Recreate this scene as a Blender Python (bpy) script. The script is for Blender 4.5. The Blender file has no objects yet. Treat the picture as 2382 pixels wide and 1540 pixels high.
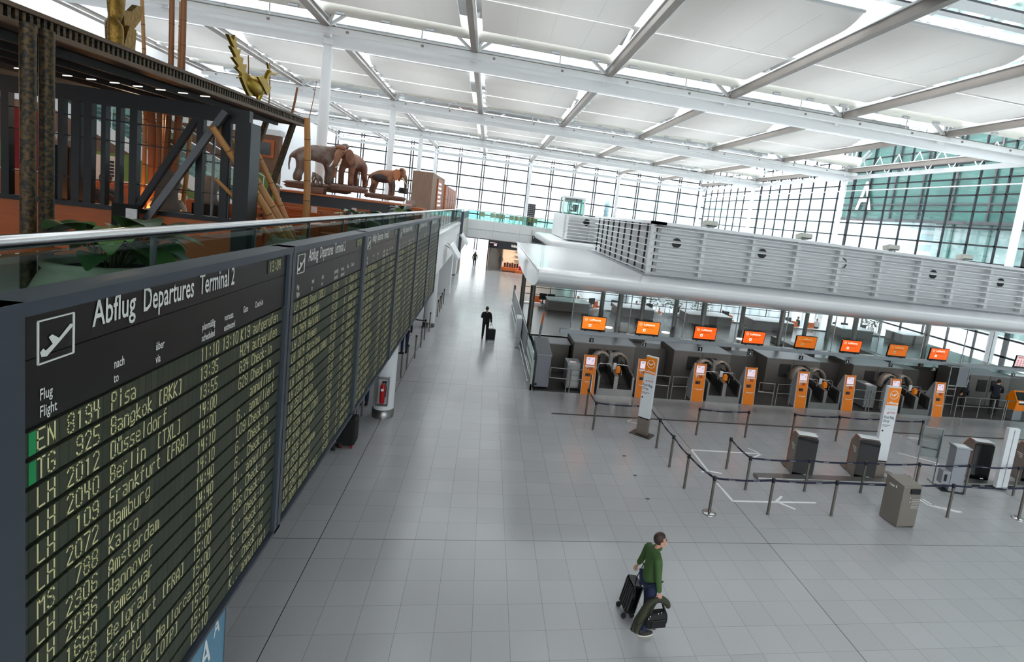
import bpy, bmesh, math, random
from mathutils import Matrix, Vector
random.seed(7)
SC = bpy.context.scene
COL = SC.collection
PI = math.pi

# ------------------------------------------------------------------ camera
cd = bpy.data.cameras.new('camera')
cam = bpy.data.objects.new('camera', cd)
COL.objects.link(cam)
cam.matrix_world = Matrix(((0.9775791, -0.1010587, -0.1847326, 2.5885389), (-0.1697796, 0.1406508, -0.9753934, -9.6337820), (0.1245548, 0.9848881, 0.1203395, 6.7935654), (0.0000000, 0.0000000, 0.0000000, 1.0000000)))
cd.lens = 18.59307
cd.shift_x = -0.068171
cd.shift_y = -0.046949
cd.sensor_width = 36.0
cd.sensor_fit = 'HORIZONTAL'
cd.clip_start = 0.05
cd.clip_end = 900
SC.camera = cam
SC.view_settings.view_transform = 'Standard'
SC.view_settings.look = 'None'
SC.view_settings.gamma = 1.0
SC.view_settings.exposure = 0.5
SC.view_settings.use_curve_mapping = False

# ------------------------------------------------------------------ world: bright overcast sky
W = bpy.data.worlds.new('overcast')
SC.world = W
W.use_nodes = True
nt = W.node_tree
bg = nt.nodes['Background']
bg.inputs[0].default_value = (0.94, 0.97, 1.0, 1)
# overcast luminance: the zenith is several times brighter than the horizon
_tc = nt.nodes.new('ShaderNodeTexCoord'); _sx = nt.nodes.new('ShaderNodeSeparateXYZ'); _mr = nt.nodes.new('ShaderNodeMapRange')
nt.links.new(_tc.outputs['Generated'], _sx.inputs[0]); nt.links.new(_sx.outputs[2], _mr.inputs[0])
_mr.inputs[1].default_value = 0.05; _mr.inputs[2].default_value = 0.75; _mr.inputs[3].default_value = 1.5; _mr.inputs[4].default_value = 6.6
nt.links.new(_mr.outputs[0], bg.inputs[1])

# ------------------------------------------------------------------ materials
def lin(c):
    c = c / 255.0
    return c / 12.92 if c <= 0.04045 else ((c + 0.055) / 1.055) ** 2.4
def rgb(r, g, b): return (lin(r), lin(g), lin(b), 1.0)
MATS = {}
def mat(name, col, rough=0.5, metal=0.0, noise=0.0, scale=8.0, bump=0.0, spec=0.5, emit=None, estr=1.0, coat=0.0, stretch=None, col2=None, trans=0.0):
    m = bpy.data.materials.new(name); m.use_nodes = True
    n = m.node_tree; N = n.nodes; L = n.links
    p = N['Principled BSDF']
    c = rgb(*col)
    p.inputs['Base Color'].default_value = c
    p.inputs['Roughness'].default_value = rough
    p.inputs['Metallic'].default_value = metal
    p.inputs['Specular IOR Level'].default_value = spec
    p.inputs['Coat Weight'].default_value = coat
    if emit:
        p.inputs['Emission Color'].default_value = rgb(*emit); p.inputs['Emission Strength'].default_value = estr
    if noise or bump or col2:
        tc = N.new('ShaderNodeTexCoord'); mp = N.new('ShaderNodeMapping'); nz = N.new('ShaderNodeTexNoise')
        nz.inputs['Scale'].default_value = scale; nz.inputs['Detail'].default_value = 5
        if stretch: mp.inputs['Scale'].default_value = stretch
        L.new(tc.outputs['Object'], mp.inputs[0]); L.new(mp.outputs[0], nz.inputs['Vector'])
        if noise or col2:
            mx = N.new('ShaderNodeMix'); mx.data_type = 'RGBA'
            if col2:
                rp = N.new('ShaderNodeMapRange'); rp.inputs[1].default_value = 0.42; rp.inputs[2].default_value = 0.58
                L.new(nz.outputs[0], rp.inputs[0]); L.new(rp.outputs[0], mx.inputs[0])
                mx.inputs[6].default_value = c; mx.inputs[7].default_value = rgb(*col2)
            else:
                L.new(nz.outputs[0], mx.inputs[0])
                mx.inputs[6].default_value = tuple(x * (1 - noise) for x in c[:3]) + (1,)
                mx.inputs[7].default_value = tuple(min(1, x * (1 + noise)) for x in c[:3]) + (1,)
            L.new(mx.outputs[2], p.inputs['Base Color'])
        if bump:
            b = N.new('ShaderNodeBump'); b.inputs['Strength'].default_value = bump; b.inputs['Distance'].default_value = 0.02
            L.new(nz.outputs[0], b.inputs['Height']); L.new(b.outputs[0], p.inputs['Normal'])
    if trans:
        o = N['Material Output']; tr = N.new('ShaderNodeBsdfTranslucent'); mxs = N.new('ShaderNodeMixShader')
        tr.inputs[0].default_value = c; mxs.inputs[0].default_value = trans
        L.new(p.outputs[0], mxs.inputs[1]); L.new(tr.outputs[0], mxs.inputs[2]); L.new(mxs.outputs[0], o.inputs[0])
    MATS[name] = m
    return m
def glass(name, tint, amount=0.12, rough=0.02, fres=1.45):
    m = bpy.data.materials.new(name); m.use_nodes = True
    n = m.node_tree; N = n.nodes; L = n.links
    N.remove(N['Principled BSDF'])
    o = N['Material Output']
    tr = N.new('ShaderNodeBsdfTransparent'); tr.inputs[0].default_value = rgb(*tint)
    gl = N.new('ShaderNodeBsdfGlossy'); gl.inputs['Roughness'].default_value = rough; gl.inputs[0].default_value = (1, 1, 1, 1)
    fr = N.new('ShaderNodeLayerWeight'); fr.inputs['Blend'].default_value = .5
    pw = N.new('ShaderNodeMath'); pw.operation = 'POWER'; pw.inputs[1].default_value = 5.0
    ad = N.new('ShaderNodeMath'); ad.operation = 'MULTIPLY_ADD'; ad.use_clamp = True; ad.inputs[1].default_value = .6; ad.inputs[2].default_value = amount * .5
    L.new(fr.outputs['Facing'], pw.inputs[0])
    mx = N.new('ShaderNodeMixShader')
    L.new(pw.outputs[0], ad.inputs[0]); L.new(ad.outputs[0], mx.inputs[0])
    L.new(tr.outputs[0], mx.inputs[1]); L.new(gl.outputs[0], mx.inputs[2]); L.new(mx.outputs[0], o.inputs[0])
    MATS[name] = m
    return m

mat('white_paint', (236, 237, 238), 0.45, noise=0.03, scale=1.5)
mat('white_gloss', (240, 241, 243), 0.22, noise=0.02, scale=1.0, coat=0.3)
mat('white_steel', (230, 231, 232), 0.4, noise=0.03, scale=2.0)
mat('sail_cloth', (232, 230, 227), 0.75, noise=0.02, scale=0.6, trans=0.22)
mat('roof_grey', (150, 150, 150), 0.8, noise=0.06, scale=0.7)
mat('roof_white', (225, 226, 226), 0.7, noise=0.03, scale=0.7)
mat('duct_cream', (214, 212, 203), 0.5, noise=0.03, scale=2)
mat('duct_metal', (175, 177, 178), 0.3, 0.9, noise=0.1, scale=6)
mat('track_brown', (138, 130, 124), 0.5, 0.3, noise=0.08, scale=4)
mat('mullion', (58, 60, 64), 0.45, 0.4, noise=0.06, scale=3)
mat('grey_wall', (196, 197, 199), 0.6, noise=0.03, scale=1.2)
mat('dark_wall', (70, 70, 72), 0.6, noise=0.08, scale=2)
mat('column_white', (233, 234, 236), 0.35, noise=0.02, scale=1.5)
mat('steel', (150, 148, 146), 0.32, 0.9, noise=0.08, scale=5, stretch=(1, 1, 14))
mat('steel_dark', (102, 98, 95), 0.42, 0.75, noise=0.14, scale=3, stretch=(6, 6, 1))
mat('steel_box', (118, 112, 107), 0.48, 0.65, noise=0.1, scale=2.5, stretch=(5, 5, 1))
mat('steel_top', (150, 154, 158), 0.38, 0.6, noise=0.06, scale=3)
mat('polished_plate', (98, 97, 95), 0.22, 0.85, noise=0.16, scale=1.6, stretch=(4, 1, 1))
mat('chrome', (190, 190, 190), 0.2, 1.0, noise=0.05, scale=6)
mat('post_steel', (120, 116, 110), 0.34, 0.85, noise=0.07, scale=9, stretch=(1, 1, 8))
mat('post_dark', (74, 74, 74), 0.4, 0.7, noise=0.08, scale=4)
mat('belt_navy', (22, 24, 52), 0.7, noise=0.15, scale=20)
mat('orange', (248, 135, 18), 0.35, noise=0.03, scale=3)
mat('orange_deep', (214, 92, 8), 0.4, noise=0.05, scale=3)
mat('orange_screen', (20, 10, 4), 0.3, emit=(255, 124, 20), estr=0.85)
mat('orange_dim_screen', (20, 10, 4), 0.3, emit=(224, 112, 12), estr=0.6)
mat('orange_red_screen', (20, 8, 4), 0.3, emit=(255, 96, 14), estr=0.8)
mat('pink_screen', (30, 20, 22), 0.3, emit=(232, 196, 200), estr=0.75)
mat('lilac_screen', (30, 28, 34), 0.3, emit=(228, 214, 228), estr=0.7)
mat('screen_white', (60, 60, 60), 0.4, emit=(255, 250, 240), estr=0.9)
mat('lamp_white', (240, 240, 240), 0.4, emit=(255, 248, 236), estr=3.0)
mat('lamp_warm', (255, 190, 120), 0.4, emit=(255, 170, 90), estr=4.0)
mat('black', (16, 16, 17), 0.45, noise=0.2, scale=6)
mat('black_gloss', (12, 12, 13), 0.15, noise=0.1, scale=3)
mat('black_matt', (20, 20, 21), 0.85, noise=0.2, scale=5)
mat('rubber', (34, 33, 33), 0.7, noise=0.15, scale=10)
mat('board_frame', (74, 82, 92), 0.42, 0.4, noise=0.05, scale=4)
mat('board_black', (13, 14, 15), 0.38, noise=0.15, scale=5)
mat('letter_white', (238, 236, 230), 0.6, noise=0.02, scale=20)
mat('flap_letter', (236, 228, 168), 0.6, noise=0.04, scale=30)
mat('flap_green', (20, 150, 84), 0.5, noise=0.08, scale=12)
mat('text_white', (250, 250, 250), 0.6, noise=0.01, scale=9)
mat('text_grey', (210, 208, 205), 0.6, noise=0.02, scale=9)
mat('text_dark', (40, 40, 44), 0.6, noise=0.05, scale=9)
mat('text_red', (190, 40, 50), 0.6, noise=0.05, scale=9)
mat('tape_white', (246, 246, 246), 0.5, noise=0.03, scale=6)
mat('tape_dark', (72, 68, 64), 0.45, noise=0.12, scale=6)
mat('podium_floor', (52, 50, 50), 0.5, noise=0.12, scale=2)
mat('wood_orange', (176, 90, 40), 0.5, noise=0.25, scale=4, stretch=(1, 1, 9))
mat('wood_top', (190, 104, 58), 0.4, noise=0.2, scale=4, stretch=(1, 8, 1))
mat('wood_grey', (150, 122, 104), 0.7, noise=0.35, scale=3, stretch=(5, 5, 0.5), bump=0.2)
mat('wood_plank', (128, 92, 72), 0.7, noise=0.4, scale=4, stretch=(6, 6, 0.5))
mat('bamboo', (188, 134, 80), 0.45, noise=0.22, scale=5, stretch=(1, 1, 0.3))
mat('bamboo_dark', (150, 92, 52), 0.5, noise=0.25, scale=5, stretch=(1, 1, 0.3))
mat('bamboo_node', (120, 82, 48), 0.6, noise=0.2, scale=9)
mat('canopy_dark', (34, 30, 28), 0.6, noise=0.25, scale=4, stretch=(1, 6, 1))
mat('canopy_edge', (92, 66, 40), 0.5, 0.2, noise=0.3, scale=9)
mat('iron', (40, 41, 43), 0.42, 0.5, noise=0.12, scale=6)
mat('iron_light', (92, 93, 96), 0.36, 0.7, noise=0.1, scale=6)
mat('gold', (168, 138, 52), 0.34, 0.85, noise=0.25, scale=8, bump=0.15)
mat('gold_scale', (136, 104, 44), 0.4, 0.75, noise=0.5, scale=26, bump=0.6)
mat('gold_pattern', (84, 62, 28), 0.5, 0.3, col2=(26, 23, 19), scale=34)
mat('concrete_pot', (150, 152, 136), 0.85, noise=0.12, scale=8, bump=0.2)
mat('soil', (34, 28, 24), 0.95, noise=0.3, scale=20)
mat('leaf', (52, 84, 46), 0.4, noise=0.35, scale=4)
mat('leaf_light', (96, 128, 70), 0.4, noise=0.25, scale=4)
mat('leaf_yellow', (120, 132, 52), 0.4, noise=0.25, scale=4)
mat('stem', (70, 72, 44), 0.7, noise=0.2, scale=6)
mat('elephant_grey', (138, 124, 116), 0.7, noise=0.22, scale=3, bump=0.4, col2=(116, 88, 74))
mat('elephant_wood', (150, 98, 70), 0.5, noise=0.2, scale=2.2, bump=0.25, col2=(104, 66, 50))
mat('elephant_brown', (176, 120, 86), 0.5, bump=0.2, scale=1.6, col2=(78, 44, 34))
mat('elephant_dark', (58, 40, 36), 0.5, noise=0.15, scale=3)
mat('elephant_ochre', (196, 120, 76), 0.5, noise=0.15, scale=3)
mat('elephant_stone', (112, 106, 98), 0.8, noise=0.2, scale=6, bump=0.4)
mat('carved_rock', (124, 92, 78), 0.65, noise=0.3, scale=5, bump=0.8)
mat('ivory', (232, 224, 206), 0.4, noise=0.05, scale=6)
mat('tusk_brown', (160, 70, 36), 0.4, noise=0.2, scale=6)
mat('red_cloth', (140, 14, 18), 0.8, noise=0.1, scale=6)
mat('red_gloss', (190, 24, 30), 0.3, noise=0.06, scale=5)
mat('skin', (206, 156, 132), 0.55, noise=0.06, scale=14)
mat('skin_dark', (150, 104, 82), 0.55, noise=0.06, scale=14)
mat('hair_brown', (60, 40, 32), 0.6, noise=0.3, scale=40)
mat('hair_black', (24, 20, 20), 0.6, noise=0.3, scale=40)
mat('hair_blonde', (206, 176, 132), 0.55, noise=0.2, scale=26, stretch=(1, 1, 0.2))
mat('hair_red', (150, 74, 40), 0.6, noise=0.2, scale=30)
mat('jacket_green', (66, 96, 48), 0.85, noise=0.16, scale=7, bump=0.25)
mat('jacket_seam', (36, 52, 28), 0.85, noise=0.1, scale=7)
mat('coat_olive', (58, 60, 44), 0.8, noise=0.2, scale=14, bump=0.4)
mat('denim', (34, 44, 74), 0.85, noise=0.2, scale=24)
mat('black_cloth', (24, 24, 26), 0.85, noise=0.2, scale=14)
mat('navy_cloth', (26, 30, 44), 0.85, noise=0.2, scale=14)
mat('grey_cloth', (84, 86, 92), 0.85, noise=0.15, scale=14)
mat('white_cloth', (230, 230, 232), 0.8, noise=0.05, scale=14)
mat('brown_cloth', (92, 84, 62), 0.85, noise=0.2, scale=14)
mat('beige_cloth', (190, 176, 158), 0.85, noise=0.1, scale=14)
mat('shoe_dark', (44, 38, 38), 0.6, noise=0.15, scale=14)
mat('shoe_sole', (222, 216, 200), 0.6, noise=0.05, scale=14)
mat('bag_black', (14, 14, 15), 0.7, noise=0.3, scale=18, bump=0.2)
mat('plastic_grey', (150, 152, 158), 0.5, noise=0.04, scale=5)
mat('bin_taupe', (136, 128, 120), 0.45, 0.35, noise=0.05, scale=4, stretch=(8, 8, 1))
mat('taupe_metal', (140, 128, 120), 0.42, 0.35, noise=0.05, scale=4)
mat('cabinet_grey', (128, 128, 136), 0.5, 0.1, noise=0.04, scale=4)
mat('pylon_white', (226, 229, 232), 0.4, noise=0.02, scale=3)
mat('chair_orange', (224, 112, 34), 0.5, noise=0.05, scale=5)
mat('seat_tan', (198, 168, 108), 0.6, noise=0.08, scale=5)
mat('teal_clad', (44, 84, 79), 0.2, 0.2, scale=0.25, spec=0.6, col2=(56, 100, 94))
mat('teal_light', (112, 140, 138), 0.15, 0.3, spec=0.8, col2=(150, 168, 168), scale=0.5)  # blotches serve as painted reflection on the teal building's lower walls
mat('pale_facade', (222, 230, 232), 0.6, noise=0.03, scale=0.3)
mat('pale_blue', (176, 206, 214), 0.4, noise=0.04, scale=0.5)
mat('pale_bounce_ground', (170, 172, 172), 0.9, noise=0.06, scale=0.2)
mat('sign_dark', (52, 54, 60), 0.45, noise=0.05, scale=4)
mat('chip_orange', (226, 120, 60), 0.5, noise=0.3, scale=9)
mat('luggage_brown', (104, 52, 40), 0.5, noise=0.2, scale=8)
mat('luggage_red', (206, 36, 60), 0.5, noise=0.1, scale=8)
mat('poster_blue', (96, 148, 176), 0.4, noise=0.05, scale=2)
mat('purple', (150, 130, 190), 0.6, noise=0.1, scale=8)
mat('yellow', (226, 180, 50), 0.6, noise=0.06, scale=5)
glass('pane_clear', (250, 252, 252), 0.06)
glass('pane_green', (214, 232, 226), 0.10)
glass('pane_teal', (190, 222, 215), 0.12)
glass('pane_smoke', (150, 152, 152), 0.14, rough=0.03)
glass('pane_poster', (186, 196, 196), 0.2, rough=0.1)

# granite floor: 0.6 m tiles laid on the building grid, wider expansion joints every 16 tiles
def floor_material():
    m = bpy.data.materials.new('granite_tiles'); m.use_nodes = True
    n = m.node_tree; N = n.nodes; L = n.links
    p = N['Principled BSDF']
    tc = N.new('ShaderNodeTexCoord'); sp = N.new('ShaderNodeSeparateXYZ'); L.new(tc.outputs['Object'], sp.inputs[0])
    def math_(op, a, b=None, c=None):
        q = N.new('ShaderNodeMath'); q.operation = op
        for i, v in enumerate((a, b, c)):
            if v is None: continue
            if isinstance(v, (int, float)): q.inputs[i].default_value = v
            else: L.new(v, q.inputs[i])
        return q.outputs[0]
    def line(sock, size, off, width):
        s = math_('ADD', sock, 500 * size - off)
        fr = math_('FRACT', math_('DIVIDE', s, size))
        d = math_('MINIMUM', fr, math_('SUBTRACT', 1.0, fr))
        return math_('LESS_THAN', math_('MULTIPLY', d, size), width)
    x, y = sp.outputs[0], sp.outputs[1]
    thin = math_('MAXIMUM', line(x, .6, 0, .003), line(y, .6, 0, .0022))
    thick = math_('MAXIMUM', line(x, 9.6, 0, .007), line(y, 9.6, .6, .006))
    gx = math_('FLOOR', math_('DIVIDE', x, .6)); gy = math_('FLOOR', math_('DIVIDE', y, .6))
    cb = N.new('ShaderNodeCombineXYZ'); L.new(gx, cb.inputs[0]); L.new(gy, cb.inputs[1])
    wn = N.new('ShaderNodeTexWhiteNoise'); wn.noise_dimensions = '3D'; L.new(cb.outputs[0], wn.inputs[0])
    nz = N.new('ShaderNodeTexNoise'); nz.inputs['Scale'].default_value = 90; nz.inputs['Detail'].default_value = 3; L.new(tc.outputs['Object'], nz.inputs[0])
    nz2 = N.new('ShaderNodeTexNoise'); nz2.inputs['Scale'].default_value = .5; nz2.inputs['Detail'].default_value = 3; L.new(tc.outputs['Object'], nz2.inputs[0])
    v = math_('ADD', math_('MULTIPLY', wn.outputs[0], .035), math_('MULTIPLY', nz.outputs[0], .22))
    v = math_('ADD', math_('ADD', v, math_('MULTIPLY', nz2.outputs[0], .03)), .31)
    hue = N.new('ShaderNodeCombineColor')
    L.new(v, hue.inputs[0]); L.new(math_('MULTIPLY', v, .997), hue.inputs[1]); L.new(math_('MULTIPLY', v, 1.012), hue.inputs[2])
    mx = N.new('ShaderNodeMix'); mx.data_type = 'RGBA'
    L.new(math_('MINIMUM', math_('ADD', math_('MULTIPLY', thin, .62), thick), 1.0), mx.inputs[0])
    L.new(hue.outputs[0], mx.inputs[6]); mx.inputs[7].default_value = rgb(62, 60, 58)
    L.new(mx.outputs[2], p.inputs['Base Color'])
    p.inputs['Roughness'].default_value = 0.2
    p.inputs['Specular IOR Level'].default_value = 0.55
    b = N.new('ShaderNodeBump'); b.inputs['Strength'].default_value = .02; b.inputs['Distance'].default_value = .01
    L.new(nz.outputs[0], b.inputs['Height']); L.new(b.outputs[0], p.inputs['Normal'])
    MATS['granite'] = m
floor_material()

# split-flap leaves: one material draws the narrow gaps between the letter leaves
def flap_material():
    m = bpy.data.materials.new('flap_leaves'); m.use_nodes = True
    n = m.node_tree; N = n.nodes; L = n.links
    p = N['Principled BSDF']
    tc = N.new('ShaderNodeTexCoord'); sp = N.new('ShaderNodeSeparateXYZ'); L.new(tc.outputs['Object'], sp.inputs[0])
    d = N.new('ShaderNodeMath'); d.operation = 'DIVIDE'; d.inputs[1].default_value = .0655; L.new(sp.outputs[1], d.inputs[0])
    fr = N.new('ShaderNodeMath'); fr.operation = 'FRACT'; L.new(d.outputs[0], fr.inputs[0])
    lt = N.new('ShaderNodeMath'); lt.operation = 'LESS_THAN'; lt.inputs[1].default_value = .1; L.new(fr.outputs[0], lt.inputs[0])
    nz = N.new('ShaderNodeTexWhiteNoise'); nz.noise_dimensions = '1D'
    fl = N.new('ShaderNodeMath'); fl.operation = 'FLOOR'; L.new(d.outputs[0], fl.inputs[0]); L.new(fl.outputs[0], nz.inputs[1])
    m1 = N.new('ShaderNodeMix'); m1.data_type = 'RGBA'; L.new(nz.outputs[0], m1.inputs[0])
    m1.inputs[6].default_value = rgb(46, 54, 38); m1.inputs[7].default_value = rgb(60, 68, 46)
    m2 = N.new('ShaderNodeMix'); m2.data_type = 'RGBA'; L.new(lt.outputs[0], m2.inputs[0])
    L.new(m1.outputs[2], m2.inputs[6]); m2.inputs[7].default_value = rgb(16, 18, 14)
    L.new(m2.outputs[2], p.inputs['Base Color']); p.inputs['Roughness'].default_value = .5
    MATS['flap_leaves'] = m
flap_material()

# ------------------------------------------------------------------ mesh helpers
WM = {}
class MB:
    def __init__(s): s.v = []; s.f = []; s.m = []; s.s = []
    def add(s, vs, fs, mi=0, smooth=False):
        b = len(s.v); s.v += [Vector(q) for q in vs]
        for f in fs: s.f.append([b + i for i in f]); s.m.append(mi); s.s.append(smooth)
        return s
    def box(s, x0, y0, z0, x1, y1, z1, mi=0):
        vs = [(x, y, z) for z in (z0, z1) for y in (y0, y1) for x in (x0, x1)]
        return s.add(vs, [(0, 2, 3, 1), (4, 5, 7, 6), (0, 1, 5, 4), (2, 6, 7, 3), (0, 4, 6, 2), (1, 3, 7, 5)], mi)
    def obox(s, c, size, rot=None, mi=0):
        c = Vector(c); hx, hy, hz = (q / 2 for q in size)
        vs = [Vector((x, y, z)) for z in (-hz, hz) for y in (-hy, hy) for x in (-hx, hx)]
        if rot is not None: vs = [rot @ q for q in vs]
        return s.add([c + q for q in vs], [(0, 2, 3, 1), (4, 5, 7, 6), (0, 1, 5, 4), (2, 6, 7, 3), (0, 4, 6, 2), (1, 3, 7, 5)], mi)
    def bar(s, p, q, w, h, mi=0, up=(0, 0, 1)):
        p, q = Vector(p), Vector(q); d = (q - p).normalized(); up = Vector(up)
        if abs(d.dot(up)) > .99: up = Vector((0, 1, 0))
        a = d.cross(up).normalized(); b = a.cross(d)
        vs = [e + a * i * w / 2 + b * j * h / 2 for e in (p, q) for i, j in ((-1, -1), (1, -1), (1, 1), (-1, 1))]
        return s.add(vs, [(0, 1, 2, 3), (7, 6, 5, 4), (0, 4, 5, 1), (1, 5, 6, 2), (2, 6, 7, 3), (3, 7, 4, 0)], mi)
    def tube(s, pts, r, n=10, mi=0, caps=True, smooth=True):
        pts = [Vector(p) for p in pts]; k = len(pts)
        rs = r if isinstance(r, (list, tuple)) else [r] * k
        ref = None; rings = []
        for i, p in enumerate(pts):
            d = (pts[min(i + 1, k - 1)] - pts[max(i - 1, 0)]).normalized()
            if ref is None:
                ref = Vector((0, 0, 1)) if abs(d.z) < .9 else Vector((1, 0, 0))
            a = (ref - d * ref.dot(d)).normalized(); ref = a; b = d.cross(a)
            rings.append([p + (a * math.cos(t) + b * math.sin(t)) * rs[i] for t in (2 * PI * j / n for j in range(n))])
        vs = [q for g in rings for q in g]; fs = []
        for i in range(k - 1):
            for j in range(n):
                j2 = (j + 1) % n; fs.append((i * n + j, i * n + j2, (i + 1) * n + j2, (i + 1) * n + j))
        s.add(vs, fs, mi, smooth)
        if caps:
            s.add(rings[0], [tuple(range(n - 1, -1, -1))], mi); s.add(rings[-1], [tuple(range(n))], mi)
        return s
    def lathe(s, prof, c=(0, 0, 0), n=24, mi=0, smooth=True):
        c = Vector(c); vs = []; fs = []; k = len(prof)
        for r, z in prof:
            for j in range(n):
                t = 2 * PI * j / n; vs.append(c + Vector((r * math.cos(t), r * math.sin(t), z)))
        for i in range(k - 1):
            for j in range(n):
                j2 = (j + 1) % n; fs.append((i * n + j, i * n + j2, (i + 1) * n + j2, (i + 1) * n + j))
        s.add(vs, fs, mi, smooth)
        if prof[0][0] > 1e-4: s.add(vs[:n], [tuple(range(n - 1, -1, -1))], mi)
        if prof[-1][0] > 1e-4: s.add(vs[-n:], [tuple(range(n))], mi)
        return s
    def ell(s, c, r, n=12, mi=0, rot=None):
        c = Vector(c); m = max(6, n * 2 // 3); vs = []; fs = []
        if isinstance(r, (int, float)): r = (r, r, r)
        for i in range(m + 1):
            a = PI * i / m
            for j in range(n):
                t = 2 * PI * j / n
                q = Vector((r[0] * math.sin(a) * math.cos(t), r[1] * math.sin(a) * math.sin(t), r[2] * math.cos(a)))
                vs.append(c + (rot @ q if rot is not None else q))
        for i in range(m):
            for j in range(n):
                j2 = (j + 1) % n; fs.append((i * n + j, (i + 1) * n + j, (i + 1) * n + j2, i * n + j2))
        return s.add(vs, fs, mi, True)
    def prism(s, poly, off, mi=0, smooth=False):
        poly = [Vector(p) for p in poly]; off = Vector(off); k = len(poly)
        vs = poly + [p + off for p in poly]
        fs = [tuple(range(k - 1, -1, -1)), tuple(range(k, 2 * k))]
        s.add(vs, fs, mi)
        s.add(vs, [(i, (i + 1) % k, k + (i + 1) % k, k + i) for i in range(k)], mi, smooth)
        return s
    def quad(s, a, b, c, d, mi=0): return s.add([a, b, c, d], [(0, 1, 2, 3)], mi)
    def build(s, name, mats, parent=None, bevel=0, subsurf=0):
        if isinstance(mats, str): mats = [mats]
        me = bpy.data.meshes.new(name)
        inv = WM[parent.name].inverted() if parent is not None else None
        vs = [inv @ q for q in s.v] if inv is not None else s.v
        me.from_pydata([tuple(q) for q in vs], [], s.f)
        for q in mats: me.materials.append(MATS[q])
        me.polygons.foreach_set('material_index', s.m); me.polygons.foreach_set('use_smooth', s.s)
        me.update()
        o = bpy.data.objects.new(name, me); COL.objects.link(o)
        if parent is not None:
            o.parent = parent; WM[o.name] = WM[parent.name]
        else: WM[o.name] = Matrix.Identity(4)
        if bevel:
            b = o.modifiers.new('bevel', 'BEVEL'); b.width = bevel; b.segments = 2; b.limit_method = 'ANGLE'; b.angle_limit = .6
        return o
def tag(o, label=None, cat=None, group=None, kind=None):
    if label: o['label'] = label
    if cat: o['category'] = cat
    if group: o['group'] = group
    if kind: o['kind'] = kind
    return o
def thing(name, label, cat, loc=(0, 0, 0), rz=0.0, group=None):
    o = bpy.data.objects.new(name, None); COL.objects.link(o)
    o.empty_display_size = .1
    o.location = loc; o.rotation_euler = (0, 0, rz)
    WM[o.name] = Matrix.Translation(Vector(loc)) @ Matrix.Rotation(rz, 4, 'Z')
    return tag(o, label, cat, group)
def place(o, loc, rz=0.0):
    o.location = loc; o.rotation_euler = (0, 0, rz)
def dup(root, loc, rz=0.0, label=None, group=None):
    r = root.copy(); COL.objects.link(r); r.location = loc; r.rotation_euler = (0, 0, rz)
    if label: r['label'] = label
    if group: r['group'] = group
    for ch in list(root.children):
        c = ch.copy(); COL.objects.link(c); c.parent = r
        for g in list(ch.children):
            d = g.copy(); COL.objects.link(d); d.parent = c
    return r
def struct(name, mb, m, parent=None, label=None):
    o = mb.build(name, m, parent)
    if parent is None: o['kind'] = 'structure'
    if label: o['label'] = label
    return o
ORD = ['first', 'second', 'third', 'fourth', 'fifth', 'sixth', 'seventh', 'eighth', 'ninth', 'tenth', 'eleventh', 'twelfth']

# ------------------------------------------------------------------ lettering
FONTM = {}
def pretext(strings):
    objs = []
    for t in strings:
        if t in FONTM: continue
        FONTM[t] = None
        cu = bpy.data.curves.new('lettering', 'FONT'); cu.body = t; cu.resolution_u = 2; cu.offset = .012
        o = bpy.data.objects.new('lettering', cu); COL.objects.link(o); objs.append((t, o, cu))
    dg = bpy.context.evaluated_depsgraph_get()
    for t, o, cu in objs:
        me = bpy.data.meshes.new_from_object(o.evaluated_get(dg))
        vs = [v.co.copy() for v in me.vertices]; fs = [tuple(p.vertices) for p in me.polygons]
        w = max([v.x for v in vs] or [1]); h = .73
        FONTM[t] = (vs, fs, w, h)
        bpy.data.meshes.remove(me)
    for t, o, cu in objs:
        bpy.data.objects.remove(o); bpy.data.curves.remove(cu)
def words(mb, t, o, u, v, h, width=None, xs=.72, mi=0, align='l'):
    """lay text t with its lower left corner at o, running along u, upright along v, cap height h"""
    vs, fs, w, hh = FONTM[t]
    o, u, v = Vector(o), Vector(u), Vector(v); k = h / hh
    kx = width / w if width else k * xs
    sh = {'l': 0, 'c': -w * kx / 2, 'r': -w * kx}[align]
    mb.add([o + u * (q.x * kx + sh) + v * (q.y * k) for q in vs], fs, mi)
GL = {}
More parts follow.
